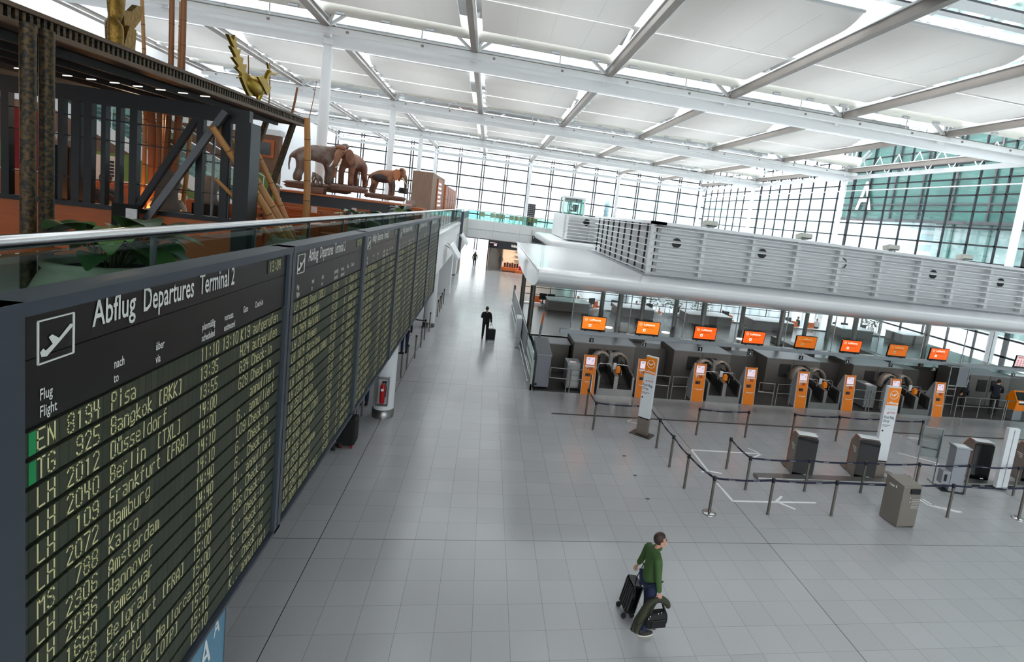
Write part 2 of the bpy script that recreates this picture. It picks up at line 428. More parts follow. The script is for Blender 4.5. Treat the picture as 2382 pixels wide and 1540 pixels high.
for row in '''0=10 30 41 45 36 16 05 01 10;1=15 26 20;2=05 16 36 45 44 00 40;3=05 16 36 45 44 33 13|33 42 41 30 10 01;4=30 36|06 03 43;5=46 06 03 33 42 41 30 00;6=45 36 16 05 01 10 30 41 42 33 03;7=06 46 45 10;8=13 04 05 16 36 45 44 33 13 02 01 10 30 41 42 33;9=43 13 04 05 16 36 45 41 30 10 01
A=00 04 26 44 40|02 42;B=00 06 36 45 44 33 03|33 42 41 30 00;C=45 36 16 05 01 10 30 41;D=00 06 36 45 41 30 00;E=46 06 00 40|03 33;F=46 06 00|03 33;G=45 36 16 05 01 10 30 41 43 23;H=00 06|40 46|03 43;I=20 26;J=46 41 30 10 01;K=00 06|46 03 40;L=06 00 40;M=00 06 24 46 40;N=00 06 40 46;O=10 30 41 45 36 16 05 01 10;P=00 06 36 45 44 33 03;R=00 06 36 45 44 33 03|23 40;S=45 36 16 05 04 33 42 41 30 10 01;T=06 46|26 20;U=06 01 10 30 41 46;V=06 20 46;W=06 10 23 30 46;X=00 46|06 40;Y=06 23 46|23 20;Z=06 46 00 40
a=04 34 43 40 10 01 12 42;b=06 00 30 41 43 34 04;c=43 34 14 03 01 10 30 41;d=46 40 10 01 03 14 44;e=02 42 43 34 14 03 01 10 40;f=36 26 15 10|04 34;g=41 10 01 03 14 44 40 3a 0a;h=00 06|04 34 43 40;i=20 24|25 26;j=34 30 1a 0a;k=00 06|34 02 40;l=20 26;m=00 04 34 43 40|24 20;n=00 04 34 43 40;o=10 30 41 43 34 14 03 01 10;p=0a 04 34 43 41 30 00;r=00 04|03 14 34;s=44 14 03 12 32 41 30 00;t=16 11 20 30|04 34;u=04 01 10 40|40 44;v=04 20 44;w=04 10 22 30 44;y=04 20|44 1a;z=04 44 00 40;ü=04 01 10 40|40 44|15 16|35 36;ö=10 30 41 43 34 14 03 01 10|15 16|35 36;ä=04 34 43 40 10 01 12 42|15 16|35 36;(=36 16 10 30;)=16 36 30 10;:=21 22|24 25;.=20 21;-=13 33;/=00 46'''.replace('\n', ';').split(';'):
    GL[row[0]] = [[(int(c[0]), -1 if c[1] == 'a' else int(c[1])) for c in st.split()] for st in row[2:].split('|')]
def flap_text(mb, t, y, z, pitch=.0655, h=.112, x=0.0, mi=0, stroke=.0105):
    """split-flap lettering in the plane x, running along +y"""
    sx = pitch * .66 / 4; sz = h / 6
    for c in t:
        for st in GL.get(c, []):
            for (a, b), (c_, d) in zip(st[:-1], st[1:]):
                p = Vector((x, y + a * sx, z + b * sz)); q = Vector((x, y + c_ * sx, z + d * sz))
                e = (q - p).normalized(); nrm = Vector((0, -e.z, e.y)) * stroke * .5
                p = p - e * stroke * .4; q = q + e * stroke * .4
                mb.add([p - nrm, q - nrm, q + nrm, p + nrm], [(0, 1, 2, 3)], mi)
        y += pitch
# ================================================================== the hall
BX = [-19.8 + 6.95 * i for i in range(9)]          # roof beam lines; -5.9 and 35.8 carry the columns
TY = [1.2, 19.2, 37.2, 55.2, 73.2]
X0, X1, Y0, Y1 = -22.0, 36.9, -24.0, 73.6
ZR = 16.4
struct('floor', MB().box(X0, Y0, -.3, X1, Y1, 0), 'granite')
struct('wall_left', MB().box(X0 - .3, Y0, 0, X0, Y1, ZR), 'grey_wall')
struct('wall_back', MB().box(X0, Y0 - .3, 0, X1, Y0, 3.2), 'grey_wall')
wb = struct('window_3', MB().box(X0, Y0 - .2, 3.2, X1, Y0 - .17, ZR), 'pane_clear')  # unseen glazing added behind the camera to light front-facing surfaces
mm = MB(); x_ = X0
while x_ < X1: mm.box(x_ - .08, Y0 - .3, 3.2, x_ + .08, Y0 - .1, ZR); x_ += 3.475
for z_ in (5.4, 7.6, 9.8, 12, 14.2): mm.box(X0, Y0 - .28, z_ - .06, X1, Y0 - .12, z_ + .06)
mm.build('mullions', 'mullion', wb)
ground = tag(MB().box(-160, -120, -.9, 260, 330, -.4).build('apron_ground', 'pale_bounce_ground'), kind='structure')  # outside ground made pale to bounce light into the hall
# roof: solid bands narrowed and glazing widened to let more light in
mb = MB(); rf = MB(); gl = MB()
k = -2
bands = []
for k in range(-2, 4):
    a, b = 17.2 + 18 * k - .2, 25.2 + 18 * k
    a = max(a, Y0); b = min(b, Y1)
    if b > a: bands.append((a, b))
bands = [(Y0, 7.2)] + [(q[0], q[0] + 4.0) for q in bands if q[0] > 7.2]  # unseen roof behind the camera made solid to keep the foreground darker
for a, b in bands: mb.box(X0, a, ZR, X1, b, ZR + .4)
mb.box(X0, 71.6, ZR, X1, Y1, ZR + .4)
struct('ceiling', mb, 'roof_grey')
n = 1
for (a, b), (c, d) in zip(bands[:-1], bands[1:]):
    w = struct('window_%d' % (10 + n), MB().box(X0, b, ZR + .32, X1, c, ZR + .36), 'pane_clear')
    rf = MB()
    x = X0 + .6
    while x < X1:
        rf.box(x - .07, b, ZR, x + .07, c, ZR + .3); x += 1.74
    for y in (b + (c - b) * q / 3 for q in (1, 2)): rf.box(X0, y - .06, ZR + .05, X1, y + .06, ZR + .25)
    rf.build('rafters', 'white_steel', w); n += 1
# far glazed wall
wf = struct('window_1', MB().box(X0, 73.42, 0, X1, 73.45, ZR), 'pane_clear')
mm = MB(); x = -5.9 - 3.475 * 4
while x < X1:
    mm.box(x - .24, 73.2, 0, x - .1, 73.4, 15.4); mm.box(x + .1, 73.2, 0, x + .24, 73.4, 15.4); x += 3.475
mm.build('mullions', 'mullion', wf)
mm = MB()
for z in (1.8, 3.6, 5.45, 7.3, 9.15, 11.0, 12.85, 14.7): mm.box(X0, 73.3, z - .09, X1, 73.45, z + .09)
mm.build('transoms', 'mullion', wf)
MB().box(X0, 73.0, 15.2, X1, 73.6, ZR).build('head_beam', 'white_steel', wf)
# right glazed wall
wr = struct('window_2', MB().box(36.92, Y0, 0, 36.95, Y1, ZR + 3), 'pane_clear')
mm = MB(); y = 19.2 - 18 - 18
while y < Y1:
    for q in range(8):
        yy = y + 2.25 * q
        if yy > Y1: break
        w = .16 if q == 0 else .06
        mm.box(36.86, yy - w, 0, 36.98, yy + w, ZR + 3)
    y += 18
mm.build('mullions', 'mullion', wr)
mm = MB(); z = 1.2
while z < ZR + 3:
    mm.box(36.86, Y0, z - .06, 36.98, Y1, z + .06); z += 1.2
mm.build('transoms', 'mullion', wr)
mm = MB(); y = 1.2
while y < Y1:
    mm.tube([(36.4, y, 12.6), (36.4, min(y + 9, Y1), 12.6)], .05, 6); y += 9
mm.bar((36.5, Y0, 13.9), (36.5, Y1, 13.9), .22, .34)
for q in range(-1, 4):
    y0 = 1.2 + 18 * q
    for j in range(8):
        mm.tube([(36.5, y0 + 2.25 * j, 13.9), (36.5, y0 + 2.25 * (j + .5), 15.6)], .04, 5, caps=False)
        mm.tube([(36.5, y0 + 2.25 * (j + .5), 15.6), (36.5, y0 + 2.25 * (j + 1), 13.9)], .04, 5, caps=False)
mm.build('edge_girder', 'white_steel', wr)

# roof columns
def roof_column(x, y, z0, label):
    t = thing('roof_column', label, 'column', (x, y, z0), 0, 'round white roof columns')
    MB().lathe([(.24, z0), (.24, 13.1), (.19, 13.35), (.19, 13.6)], (x, y, 0), 20).build('shaft', 'column_white', t)
    m = MB(); m.lathe([(.3, 13.55), (.3, 13.8)], (x, y, 0), 20); m.tube([(x, y, 13.7), (x, y, ZR)], .11, 10)
    m.build('cap', 'white_steel', t)
for i, y in enumerate(TY[1:4]):
    roof_column(-5.9, y, 5.2, 'round white roof column on the left gallery, ' + ['nearest, rising behind the grey elephants', 'second from the elephants', 'third from the elephants, far back'][i])
    roof_column(35.8, y, 0, 'round white roof column before the right glass facade, ' + ['nearest, by the teal building', 'second along, by the teal building edge', 'third along, near the far corner'][i])
for i, x in enumerate((-5.9, 8.1, 22.0, 35.8)):
    roof_column(x, 72.6, 5.2 if i == 0 else 0, 'slim white column against the far window wall, %s from the left' % ORD[i])

# roof beams along the hall
for i, x in enumerate(BX):
    t = thing('roof_beam', 'long dark roof beam with light track running down the hall, %s from the left' % ORD[i], 'beam', (x, 0, 14.4), 0, 'roof beams along the hall')
    m = MB(); m.box(x - .13, Y0 + .1, 14.25, x + .13, 73, 14.6); m.build('beam', 'track_brown', t)
    m = MB(); m.box(x - .2, Y0 + .1, 14.6, x + .2, 73, 14.66); m.box(x + .2, Y0 + .1, 14.3, x + .24, 73, 14.36); m.build('top_flange', 'white_steel', t)
    m = MB()
    for y in TY[1:4]:
        for q in range(5):
            yy = y + 7.6 + q * 1.9; m.box(x + .25, yy, 14.5, x + .55, yy + .5, 14.62)
    m.build('brackets', 'white_steel', t)
# cross girders
for i, y in enumerate(TY):
    nm = ['behind the camera side, overhead', 'nearest in view', 'second from the camera', 'third from the camera', 'at the far window wall'][i]
    t = thing('roof_girder', 'white cross girder spanning the hall roof, ' + nm, 'girder', (8, y, 13.9), 0, 'white cross girders')
    m = MB(); m.box(BX[0], y - .16, 13.52, X1 - .3, y + .16, 13.9); m.build('bottom_chord', 'white_steel', t)
    m = MB(); m.box(BX[0], y - .62, 14.0, X1 - .3, y - .36, 14.28); m.box(BX[0], y + .4, 14.0, X1 - .3, y + .62, 14.2); m.build('top_chord', 'white_steel', t)
    m = MB(); m.box(BX[0], y - .56, 14.28, X1 - .3, y - .42, 14.34)
    x = BX[0] + 1
    while x < X1 - 1: m.box(x - .06, y - .66, 14.08, x + .06, y - .62, 14.18); x += 3.475
    m.build('cable_track', 'track_brown', t)
    if y < 70:
        for j, x in enumerate(BX[1:], 1):
            m = MB()
            for dx, dy, dz in ((-2.6, .2, 2.0), (2.2, .4, 2.0), (-.5, -1.4, 2.0), (.6, -1.6, 2.0), (.0, .3, 2.0), (1.2, -1.2, 1.9)):
                m.bar((x, y - .4, 14.3), (x + dx, y - .4 + dy, 14.3 + dz), .14 if abs(dx) < 2.4 else .18, .14)
            m.tube([(x - 2.6, y - .2, 14.0), (x - 2.6, y - .2, 16.4)], .035, 6)
            m.bar((x, y - .15, 13.9), (x, y - .15, 14.4), .3, .3)
            m.build('strut_fan', 'white_steel', t)
    m = MB()
    for j, x in enumerate(BX[:-1]):
        m.tube([(x + .3, y + .3, 13.95), (x + 3.2, y + 4.5, 15.9)], .03, 6); m.tube([(x + 6.4, y + .3, 13.95), (x + 4.0, y + 4.5, 15.9)], .03, 6)
    m.build('tie_rods', 'white_steel', t)
# air ducts above the girders
for i, y in enumerate(TY[:4]):
    wh = ['overhead before', 'just before the nearest', 'before the second', 'before the third'][i]
    t = thing('air_duct', 'wide cream air duct with slot outlets %s cross girder' % wh, 'duct', (8, y - 1.5, 15.1), 0, 'cream air ducts')
    m = MB().tube([(BX[0], y - 1.35, 15.15), (X1 - 1, y - 1.35, 15.15)], .5, 16); m.build('duct_tube', 'duct_cream', t)
    m = MB()
    for q in range(28): m.box(BX[0] + 2 * q + .6, y - 1.62, 14.62, BX[0] + 2 * q + 1.0, y - 1.5, 14.7)
    m.build('outlets', 'plastic_grey', t)
    m = MB(); m.tube([(BX[0], y + 3.0, 15.3), (X1 - 8, y + 3.0, 15.3)], .3, 14)
    for q in range(26): m.tube([(BX[0] + 2 * q, y + 3.0, 15.3), (BX[0] + 2 * q + .06, y + 3.0, 15.3)], .33, 14)
    o = m.build('silver_duct', 'duct_metal'); tag(o, 'silver ribbed duct in the roof gap %s' % ['overhead, nearest the camera', 'beyond the nearest cross girder', 'beyond the second cross girder', 'beyond the third cross girder'][i], 'duct', 'silver ribbed ducts')
    m = MB(); m.box(BX[0], y + 4.2, 14.85, X1 - 8, y + 4.8, 14.92); m.box(BX[0], y + 5.4, 15.0, X1 - 8, y + 5.7, 15.07)
    o = m.build('cable_tray', 'duct_metal'); tag(o, 'flat cable tray in the roof gap %s' % ['overhead, nearest the camera', 'beyond the nearest cross girder', 'beyond the second cross girder', 'beyond the third cross girder'][i], 'cable tray', 'roof cable trays')
# sails
def sail_proto(name, near):
    t = thing(name, 'sail', 'ceiling sail', (0, 0, 14.6))
    a, b = (7.6, 12.12) if near else (12.36, 17.0)
    m = MB(); n = 14; w = 6.95 - .95; vs = []; fs = []
    for i in range(n + 1):
        y = a + (b - a) * i / n
        e = (y - (b - 1.2)) / 1.2 if not near else ((a + 1.2) - y) / 1.2
        z = 14.6 + .32 * max(0, e) ** 2
        vs += [(.42, y, z), (.42 + w, y, z), (.42, y, z + .03), (.42 + w, y, z + .03)]
    for i in range(n):
        q = 4 * i
        fs += [(q, q + 4, q + 5, q + 1), (q + 2, q + 3, q + 7, q + 6), (q, q + 2, q + 6, q + 4), (q + 1, q + 5, q + 7, q + 3)]
    m.add(vs, fs, 0, True); m.build('cloth', 'sail_cloth', t)
    m = MB(); y = a if near else b; m.tube([(.42, y, 14.94), (.42 + w, y, 14.94)], .07, 8); m.build('edge_tube', 'white_steel', t)
    m = MB()
    for q in (1, 2, 3): m.box(.42 + w * q / 4 - .005, a + .05, 14.597, .42 + w * q / 4 + .005, b - .05, 14.601)
    yy = (a + b) / 2; m.build('seams', 'roof_white', t)
    return t
pn = sail_proto('ceiling_sail', True); pf = sail_proto('ceiling_sail', False); used = [False, False]
for k in range(0, 4):
    for i, x in enumerate(BX[:-1]):
        if k == 0 and i < 0: continue
        if i > 6: continue
        for j, p in enumerate((pn, pf)):
            if k == 3 and j == 1: pass
            lab = 'white ceiling sail, %s row from the camera, %s across from the left, %s half' % (ORD[k], ORD[i], ['near', 'far'][j])
            loc = (x, 18 * k, 14.6)
            if not used[j]:
                place(p, loc); p['label'] = lab; p['group'] = 'white ceiling sails'; used[j] = True
            else: dup(p, loc, 0, lab, 'white ceiling sails')

# ------------------------------------------------------------------ left gallery
struct('trim_1', MB().box(X0, Y0, 4.55, .15, 53, 5.2), 'grey_wall')
struct('wall_gallery', MB().box(-6.3, Y0, 0, -6.0, 48, 4.55), 'dark_wall')
m = MB(); m.box(.15, 15.4, 3.1, .3, 48.9, 5.02); struct('trim_2', m, 'white_paint')
m = MB(); m.box(.1, 15.4, 5.02, .36, 48.9, 5.16); struct('trim_3', m, 'white_gloss')
m = MB(); m.box(-.15, -20, 4.4, .12, 15.4, 5.25); struct('trim_4', m, 'grey_wall')
# gallery balustrade
t = thing('glass_balustrade', 'long glass balustrade with round steel handrail along the left gallery edge', 'balustrade', (0, 0, 5.2))
m = MB().tube([(0, -16, 6.27), (0, 48.8, 6.25)], .045, 14); m.build('handrail', 'chrome', t)
m = MB(); yj = []
y = -16.0
while y < 48:
    m.box(-.012, y + .012, 5.22, .012, y + 1.83, 6.2); yj.append(y); y += 1.85
m.build('glass_panels', 'pane_green', t)
m = MB()
for y in yj: m.box(-.02, y - .012, 5.2, .02, y + .01, 6.24)
m.build('joint_posts', 'mullion', t)
m = MB().box(-.05, -16, 5.2, .05, 48.8, 5.3); m.build('shoe_rail', 'steel', t)
# gallery support columns
for i, (y, lab) in enumerate(((-5.4, 'thick round white column under the near end of the flight boards'), (6.86, 'thick round white column with a fire extinguisher, under the flight boards'), (19.35, 'thick round white column under the far end of the flight boards'))):
    t = thing('gallery_column', lab, 'column', (-.01, y, 0), 0, 'gallery support columns')
    MB().lathe([(.3, .25), (.3, 4.55)], (-.01, y, 0), 28).build('shaft', 'column_white', t)
    MB().lathe([(.325, 0), (.325, .26), (.3, .27)], (-.01, y, 0), 28).build('base_ring', 'steel', t)
# extinguisher on the second column
ex = thing('fire_extinguisher', 'red fire extinguisher hung in a frame on the thick white column', 'fire extinguisher', (0.02, 6.53, .45))
c = Vector((.0, 6.44, .55))
m = MB().lathe([(.05, 0), (.075, .02), (.075, .5), (.06, .56), (.025, .6), (.025, .64)], c, 14); m.build('cylinder', 'red_gloss', ex)
m = MB().box(c.x - .02, c.y - .03, c.z + .64, c.x + .1, c.y + .03, c.z + .68); m.tube([(c.x + .06, c.y, c.z + .66), (c.x + .1, c.y - .03, c.z + .5), (c.x + .09, c.y - .03, c.z + .2)], .012, 6); m.build('valve_and_hose', 'black', ex)
m = MB().box(c.x - .04, c.y - .078, c.z + .4, c.x + .04, c.y - .07, c.z + .47); m.build('label_plate', 'text_white', ex)
m = MB(); 
for sx in (-.16, .16): m.box(c.x + sx - .012, c.y - .05, c.z - .08, c.x + sx + .012, c.y + .1, c.z + .8)
for z in (-.08, .76): m.box(c.x - .17, c.y - .05, c.z + z, c.x + .17, c.y + .1, c.z + z + .02)
m.build('holder_frame', 'steel', ex)
# lower side wall beyond the boards: pier, doors, screens
struct('wall_pier', MB().box(-.6, 30.2, 0, .3, 31.2, 3.1), 'white_paint')
m = MB().box(-.5, 31.2, 0, -.35, 48.9, 3.1); struct('wall_passage', m, 'grey_wall')
d = thing('double_door', 'dark glazed double door in the far left wall', 'door', (-.3, 38, 0)); m = MB().box(-.36, 36.2, 0, -.28, 39.8, 2.5); m.build('door_leaf', 'dark_wall', d); m = MB(); 
for y in (36.15, 38, 39.85): m.box(-.38, y - .06, 0, -.22, y + .06, 2.6)
m.box(-.38, 36.1, 2.5, -.22, 39.9, 2.62); m.build('frame', 'steel', d)
m = MB().box(-.3, 41, .1, .05, 43.6, 2.4); tag(m.build('pale_display', 'pylon_white', bevel=.02), 'tall pale panel beside the dark door at the far left', 'panel')
m = MB().box(-.3, 44.6, 0, .1, 47.6, 2.2); tag(m.build('wall_cabinet', 'beige_cloth', bevel=.02), 'beige cabinet at the far end of the left wall', 'cabinet')
ex2 = MB().box(-.34, 33.5, 2.2, -.3, 34.1, 2.5); tag(ex2.build('exit_sign', 'flap_green'), 'small green sign on the far left wall', 'sign')
for i, (y, lab) in enumerate(((22.6, 'tilted white light box on the gallery fascia, nearer one'), (34.5, 'tilted white light box on the gallery fascia, farther one'))):
    t = thing('light_box', lab, 'light box', (.5, y, 4.2), 0, 'tilted white light boxes')
    r = Matrix.Rotation(-.6, 3, 'Y')
    MB().obox((.85, y, 3.95), (.14, 2.6, .95), r).build('box', 'white_gloss', t, bevel=.015)
    m = MB(); 
    for s in (-.8, .8): m.bar((.28, y + s, 4.3), (.85, y + s, 4.0), .05, .05)
    m.build('bracket', 'steel', t)

# ------------------------------------------------------------------ bridge across the hall, shop below, lift
struct('trim_5', MB().box(.3, 49, 3.3, 11.6, 53, 5.2), 'white_paint')
m = MB(); m.box(.3, 48.97, 4.22, 11.6, 49, 4.26)
for x in (3.2, 6.1, 9.0): m.box(x - .012, 48.97, 3.3, x + .012, 49, 5.2)
struct('trim_6', m, 'grey_wall')
t = thing('glass_balustrade', 'glass balustrade along the white bridge in front of the tan seats', 'balustrade', (5, 49.1, 5.2))
m = MB(); x = .4
while x < 11.4: m.box(x, 49.08, 5.22, x + 1.3, 49.1, 6.15); x += 1.34
m.build('glass_panels', 'pane_teal', t)
m = MB().tube([(.3, 49.1, 6.22), (11.6, 49.1, 6.22)], .04, 8); m.build('handrail', 'chrome', t)
sp = None
for i, x in enumerate((1.9, 3.0, 3.55, 4.1, 5.1, 5.65, 6.2, 7.1, 7.7)):
    lab = 'tan waiting seat on the bridge, %s from the left' % ORD[i]
    if sp is None:
        sp = thing('waiting_seat', lab, 'seat', (x, 50.3, 5.2), 0, 'tan seats on the bridge')
        a = x
        MB().box(a - .25, 50.1, 5.62, a + .25, 50.55, 5.68).build('seat', 'seat_tan', sp, bevel=.02)
        MB().box(a - .25, 50.08, 5.66, a + .25, 50.14, 6.12).build('backrest', 'seat_tan', sp, bevel=.02)
        mm = MB()
        for s in (-.2, .2): mm.box(a + s - .02, 50.15, 5.2, a + s + .02, 50.5, 5.62)
        mm.build('leg_frame', 'steel', sp)
    else: dup(sp, (x, 50.3, 5.2), 0, lab)
t = thing('totem_sign', 'tall dark direction totem standing on the bridge', 'sign', (7.2, 52, 5.2))
MB().box(6.9, 51.9, 5.2, 7.75, 52.1, 7.7).build('panel', 'sign_dark', t, bevel=.02)
pretext(['WorldShop', 'Abflug', 'Departures', 'Terminal 2', 'Flug', 'Flight', 'nach', 'to', 'über', 'via', 'planmäßig', 'scheduled', 'vorauss.', 'estimated', 'Gate', 'Check-In', 'Lufthansa', 'Fast Bag Drop', 'Fast Bag', 'Drop', 'A', 'Recycling', 'Austrian', 'SWISS', 'Self Check-in'] + [str(i) for i in range(1, 10)])
m = MB()
for r in range(6):
    for c in range(3): m.box(7.0 + c * .24, 51.88, 7.45 - r * .22, 7.0 + c * .24 + .16, 51.9, 7.5 - r * .22)
m.build('lettering', 'text_grey', t)
t = thing('hanging_sign', 'wide dark direction sign fixed to the bridge front', 'sign', (8.7, 48.9, 3.8))
MB().box(7.5, 48.82, 3.52, 9.95, 48.96, 4.2).build('panel', 'sign_dark', t, bevel=.01)
m = MB(); m.box(7.62, 48.8, 3.95, 7.72, 48.82, 4.12); m.box(7.9, 48.8, 3.98, 8.3, 48.82, 4.03); m.box(8.4, 48.8, 3.98, 9.4, 48.82, 4.03); m.box(9.6, 48.8, 3.96, 9.8, 48.82, 4.06); m.build('lettering', 'text_grey', t)
m = MB().box(7.35, 48.8, 4.3, 7.55, 48.96, 4.9); tag(m.build('wall_lamp', 'duct_cream', bevel=.02), 'small upright lamp box on the bridge front', 'lamp')
# shop
t = thing('shop', 'small open shop with a dark fascia under the white bridge', 'shop', (4.1, 48, 0))
MB().box(2.85, 48.2, 0, 2.95, 52.8, 3.3).build('side_frame', 'dark_wall', t)
MB().box(2.95, 52.6, 0, 12.4, 52.8, 3.3).build('rear_panel', 'white_paint', t)
m = MB().box(2.85, 48.1, 2.45, 12.4, 48.9, 3.28); m.build('fascia', 'sign_dark', t)
m = MB(); m.box(2.9, 48.04, 2.55, 3.9, 48.1, 3.1); m.build('logo_panel', 'black_gloss', t)
m = MB(); m.box(3.0, 48.02, 2.98, 3.8, 48.04, 3.04); m.box(3.45, 48.02, 2.7, 3.75, 48.04, 2.9); m.build('logo', 'pink_screen', t)
m = MB(); words(m, 'WorldShop', (5.3, 48.07, 2.76), (1, 0, 0), (0, 0, 1), .3, xs=.32); m.build('lettering', 'screen_white', t)
m = MB().box(3.0, 48.15, .1, 4.45, 48.18, 2.45); m.build('glass_front', 'pane_smoke', t)
m = MB(); m.box(3.0, 48.1, 0, 4.45, 48.22, .1); m.box(4.42, 48.1, 0, 4.5, 48.22, 2.45); m.box(3.25, 48.1, 0, 3.31, 48.22, 2.45); m.build('glass_frame', 'steel', t)
m = MB(); 
for z in (1.0, 1.5, 2.0): m.box(6, 52.2, z, 11, 52.6, z + .04)
m.build('wall_shelf', 'chrome', t)
t = thing('display_table', 'low wooden shop table piled with brown bags', 'table', (5.4, 48.6, 0))
MB().box(4.5, 48.3, .1, 6.3, 49.5, .5).build('tabletop', 'chip_orange', t, bevel=.05)
MB().box(4.6, 48.4, 0, 6.2, 49.4, .1).build('plinth', 'luggage_brown', t)
bp = None
for i in range(6):
    x = 4.75 + .27 * i
    lab = 'brown shop bag on the low wooden table, %s from the left' % ORD[i]
    o = MB().box(x, 48.55, .5, x + .22, 49.0, .95 + .06 * (i % 2)).build('shop_bag', 'luggage_brown', bevel=.03); tag(o, lab, 'bag', 'brown bags on the shop table')
o = MB().box(6.35, 48.35, 0, 6.8, 48.7, .75).build('shop_trolley_case', 'luggage_red', bevel=.05); tag(o, 'bright red case standing beside the shop table', 'suitcase')
o = MB().box(6.0, 48.1, 0, 7.4, 48.4, .3).build('low_stool', 'chip_orange', bevel=.04); tag(o, 'low orange wood block at the shop entrance', 'stool')
# glazed lift
t = thing('glass_lift', 'free standing glass lift tower with white steel frame beside the bridge', 'lift', (11.6, 48, 0))
LX0, LX1, LY0, LY1 = 10.35, 12.65, 47.6, 49.8
m = MB()
for x in (LX0, LX1):
    for y in (LY0, LY1): m.box(x - .09, y - .09, 0, x + .09, y + .09, 9.0)
for z in (3.4, 6.9, 8.9):
    for y in (LY0, LY1): m.box(LX0, y - .07, z - .1, LX1, y + .07, z + .1)
    for x in (LX0, LX1): m.box(x - .07, LY0, z - .1, x + .07, LY1, z + .1)
m.box(LX0, LY0, 8.85, LX1, LY1, 9.0)
m.build('frame', 'white_steel', t)
m = MB(); m.box(LX0, LY0, .1, LX1, LY0 + .02, 8.8); m.box(LX0, LY0, .1, LX0 + .02, LY1, 8.8); m.box(LX1 - .02, LY0, .1, LX1, LY1, 8.8); m.build('glass_panels', 'pane_teal', t)
m = MB(); m.box(11.05, 48.6, 2.8, 12.2, 49.5, 5.4); m.build('cabin', 'pane_smoke', t)
m = MB()
for x in (11.05, 11.3, 12.2): m.box(x - .04, 48.9, 0, x + .04, 49.0, 8.4)
m.box(11.2, 48.9, 7.4, 12.1, 49.3, 7.6); m.lathe([(.25, 7.6), (.4, 7.9), (.3, 8.2)], (11.9, 49, 0), 12); m.build('guide_rails', 'mullion', t)
m = MB().box(LX0 + .1, LY0 + .1, 8.5, LX1 - .3, LY0 + .2, 8.8); m.build('head_panel', 'mullion', t)
# escalator behind the lift
t = thing('escalator', 'escalator with dark teal glass sides beyond the glass lift', 'escalator', (15, 46, 0))
m = MB(); m.bar((13.0, 46.5, 5.0), (18.6, 46.5, 1.2), 1.0, .5); m.build('stair_truss', 'white_paint', t)
m = MB(); m.prism([(13.0, 46.0, 5.0), (18.6, 46.0, 1.2), (18.6, 46.0, 2.3), (13.0, 46.0, 6.1)], (0, .05, 0)); m.build('glass_side', 'teal_clad', t)
m = MB(); m.tube([(13.0, 46, 6.12), (18.6, 46, 2.32)], .06, 8); m.build('handrail', 'black', t)
o = MB().box(12.9, 45.2, 2.4, 13.5, 45.4, 3.2).build('small_notice', 'yellow', bevel=.01); tag(o, 'small yellow panel at the foot of the lift', 'sign')

# ------------------------------------------------------------------ outside
def facade_block(name, label, x0, y0, z0, x1, y1, z1, m1, m2, cat='building', nz=8, nx=10, lines=True):
    t = thing(name, label, cat, (x0, y0, z0))
    MB().box(x0, y0, z0, x1, y1, z1).build('walls', m1, t)
    m = MB()
    for i in range(nz):
        z = z0 + (z1 - z0) * (i + .3) / nz
        m.box(x0 - .1, y0 - .15, z, x1 + .1, y0, z + (z1 - z0) / nz * .55); m.box(x0 - .15, y0, z, x0, y1, z + (z1 - z0) / nz * .55)
    m.build('window_bands', m2, t)
    m = MB().box(x0 - .3, y0 - .3, z1, x1 + .3, y1 + .3, z1 + .4); m.build('roof_edge', 'pale_facade', t)
    return t
facade_block('terminal_building', 'pale terminal block with blue window bands seen through the far window', 42, 150, -.4, 112, 200, 18, 'pale_facade', 'pale_blue', nz=9)
facade_block('hotel_building', 'pale stepped block behind the far window, left part', 24, 165, -.4, 40, 200, 15, 'pale_facade', 'pale_facade', nz=9)
facade_block('parking_building', 'low pale building outside the right glass facade', 75, 66, -.4, 130, 140, 20, 'pale_facade', 'pale_blue', nz=12)
t = facade_block('low_terminal', 'long low pale building on the skyline beyond the far window', -90, 200, -.4, 20, 230, 5, 'pale_facade', 'pale_blue', nz=3)
# teal glass building across the forecourt
t = thing('teal_building', 'teal glass building outside the right facade', 'building', (60, 20, 0))
TX = 60
m = MB(); m.box(TX, -60, 12.2, TX + 22, 70.5, 44); m.build('upper_walls', 'teal_clad', t)
m = MB(); m.box(TX + .8, -60, -.4, TX + 22, 52, 12.2); m.build('lower_walls', 'teal_light', t)  # lighter blotchy colour paints in the reflection of a white building
m = MB()
y = -60
while y < 70: m.box(TX - .25, y - .12, 12.2, TX, y + .12, 44); y += 5.2
z = 14.4
while z < 44: m.box(TX - .2, -60, z - .1, TX, 70.5, z + .1); z += 4.4
m.box(TX - .3, -60, 11.9, TX + .2, 70.5, 12.3); m.build('facade_grid', 'mullion', t)
m = MB(); words(m, 'A', (TX - .3, 67.0, 13.6), (0, -1, 0), (0, 0, 1), 4.6, xs=.8); m.build('lettering', 'pale_facade', t)
m = MB()
y = -60
while y < 52: m.box(TX + .6, y - .14, -.4, TX + .8, y + .14, 12.2); y += 5.2
m.build('lower_grid', 'teal_clad', t)
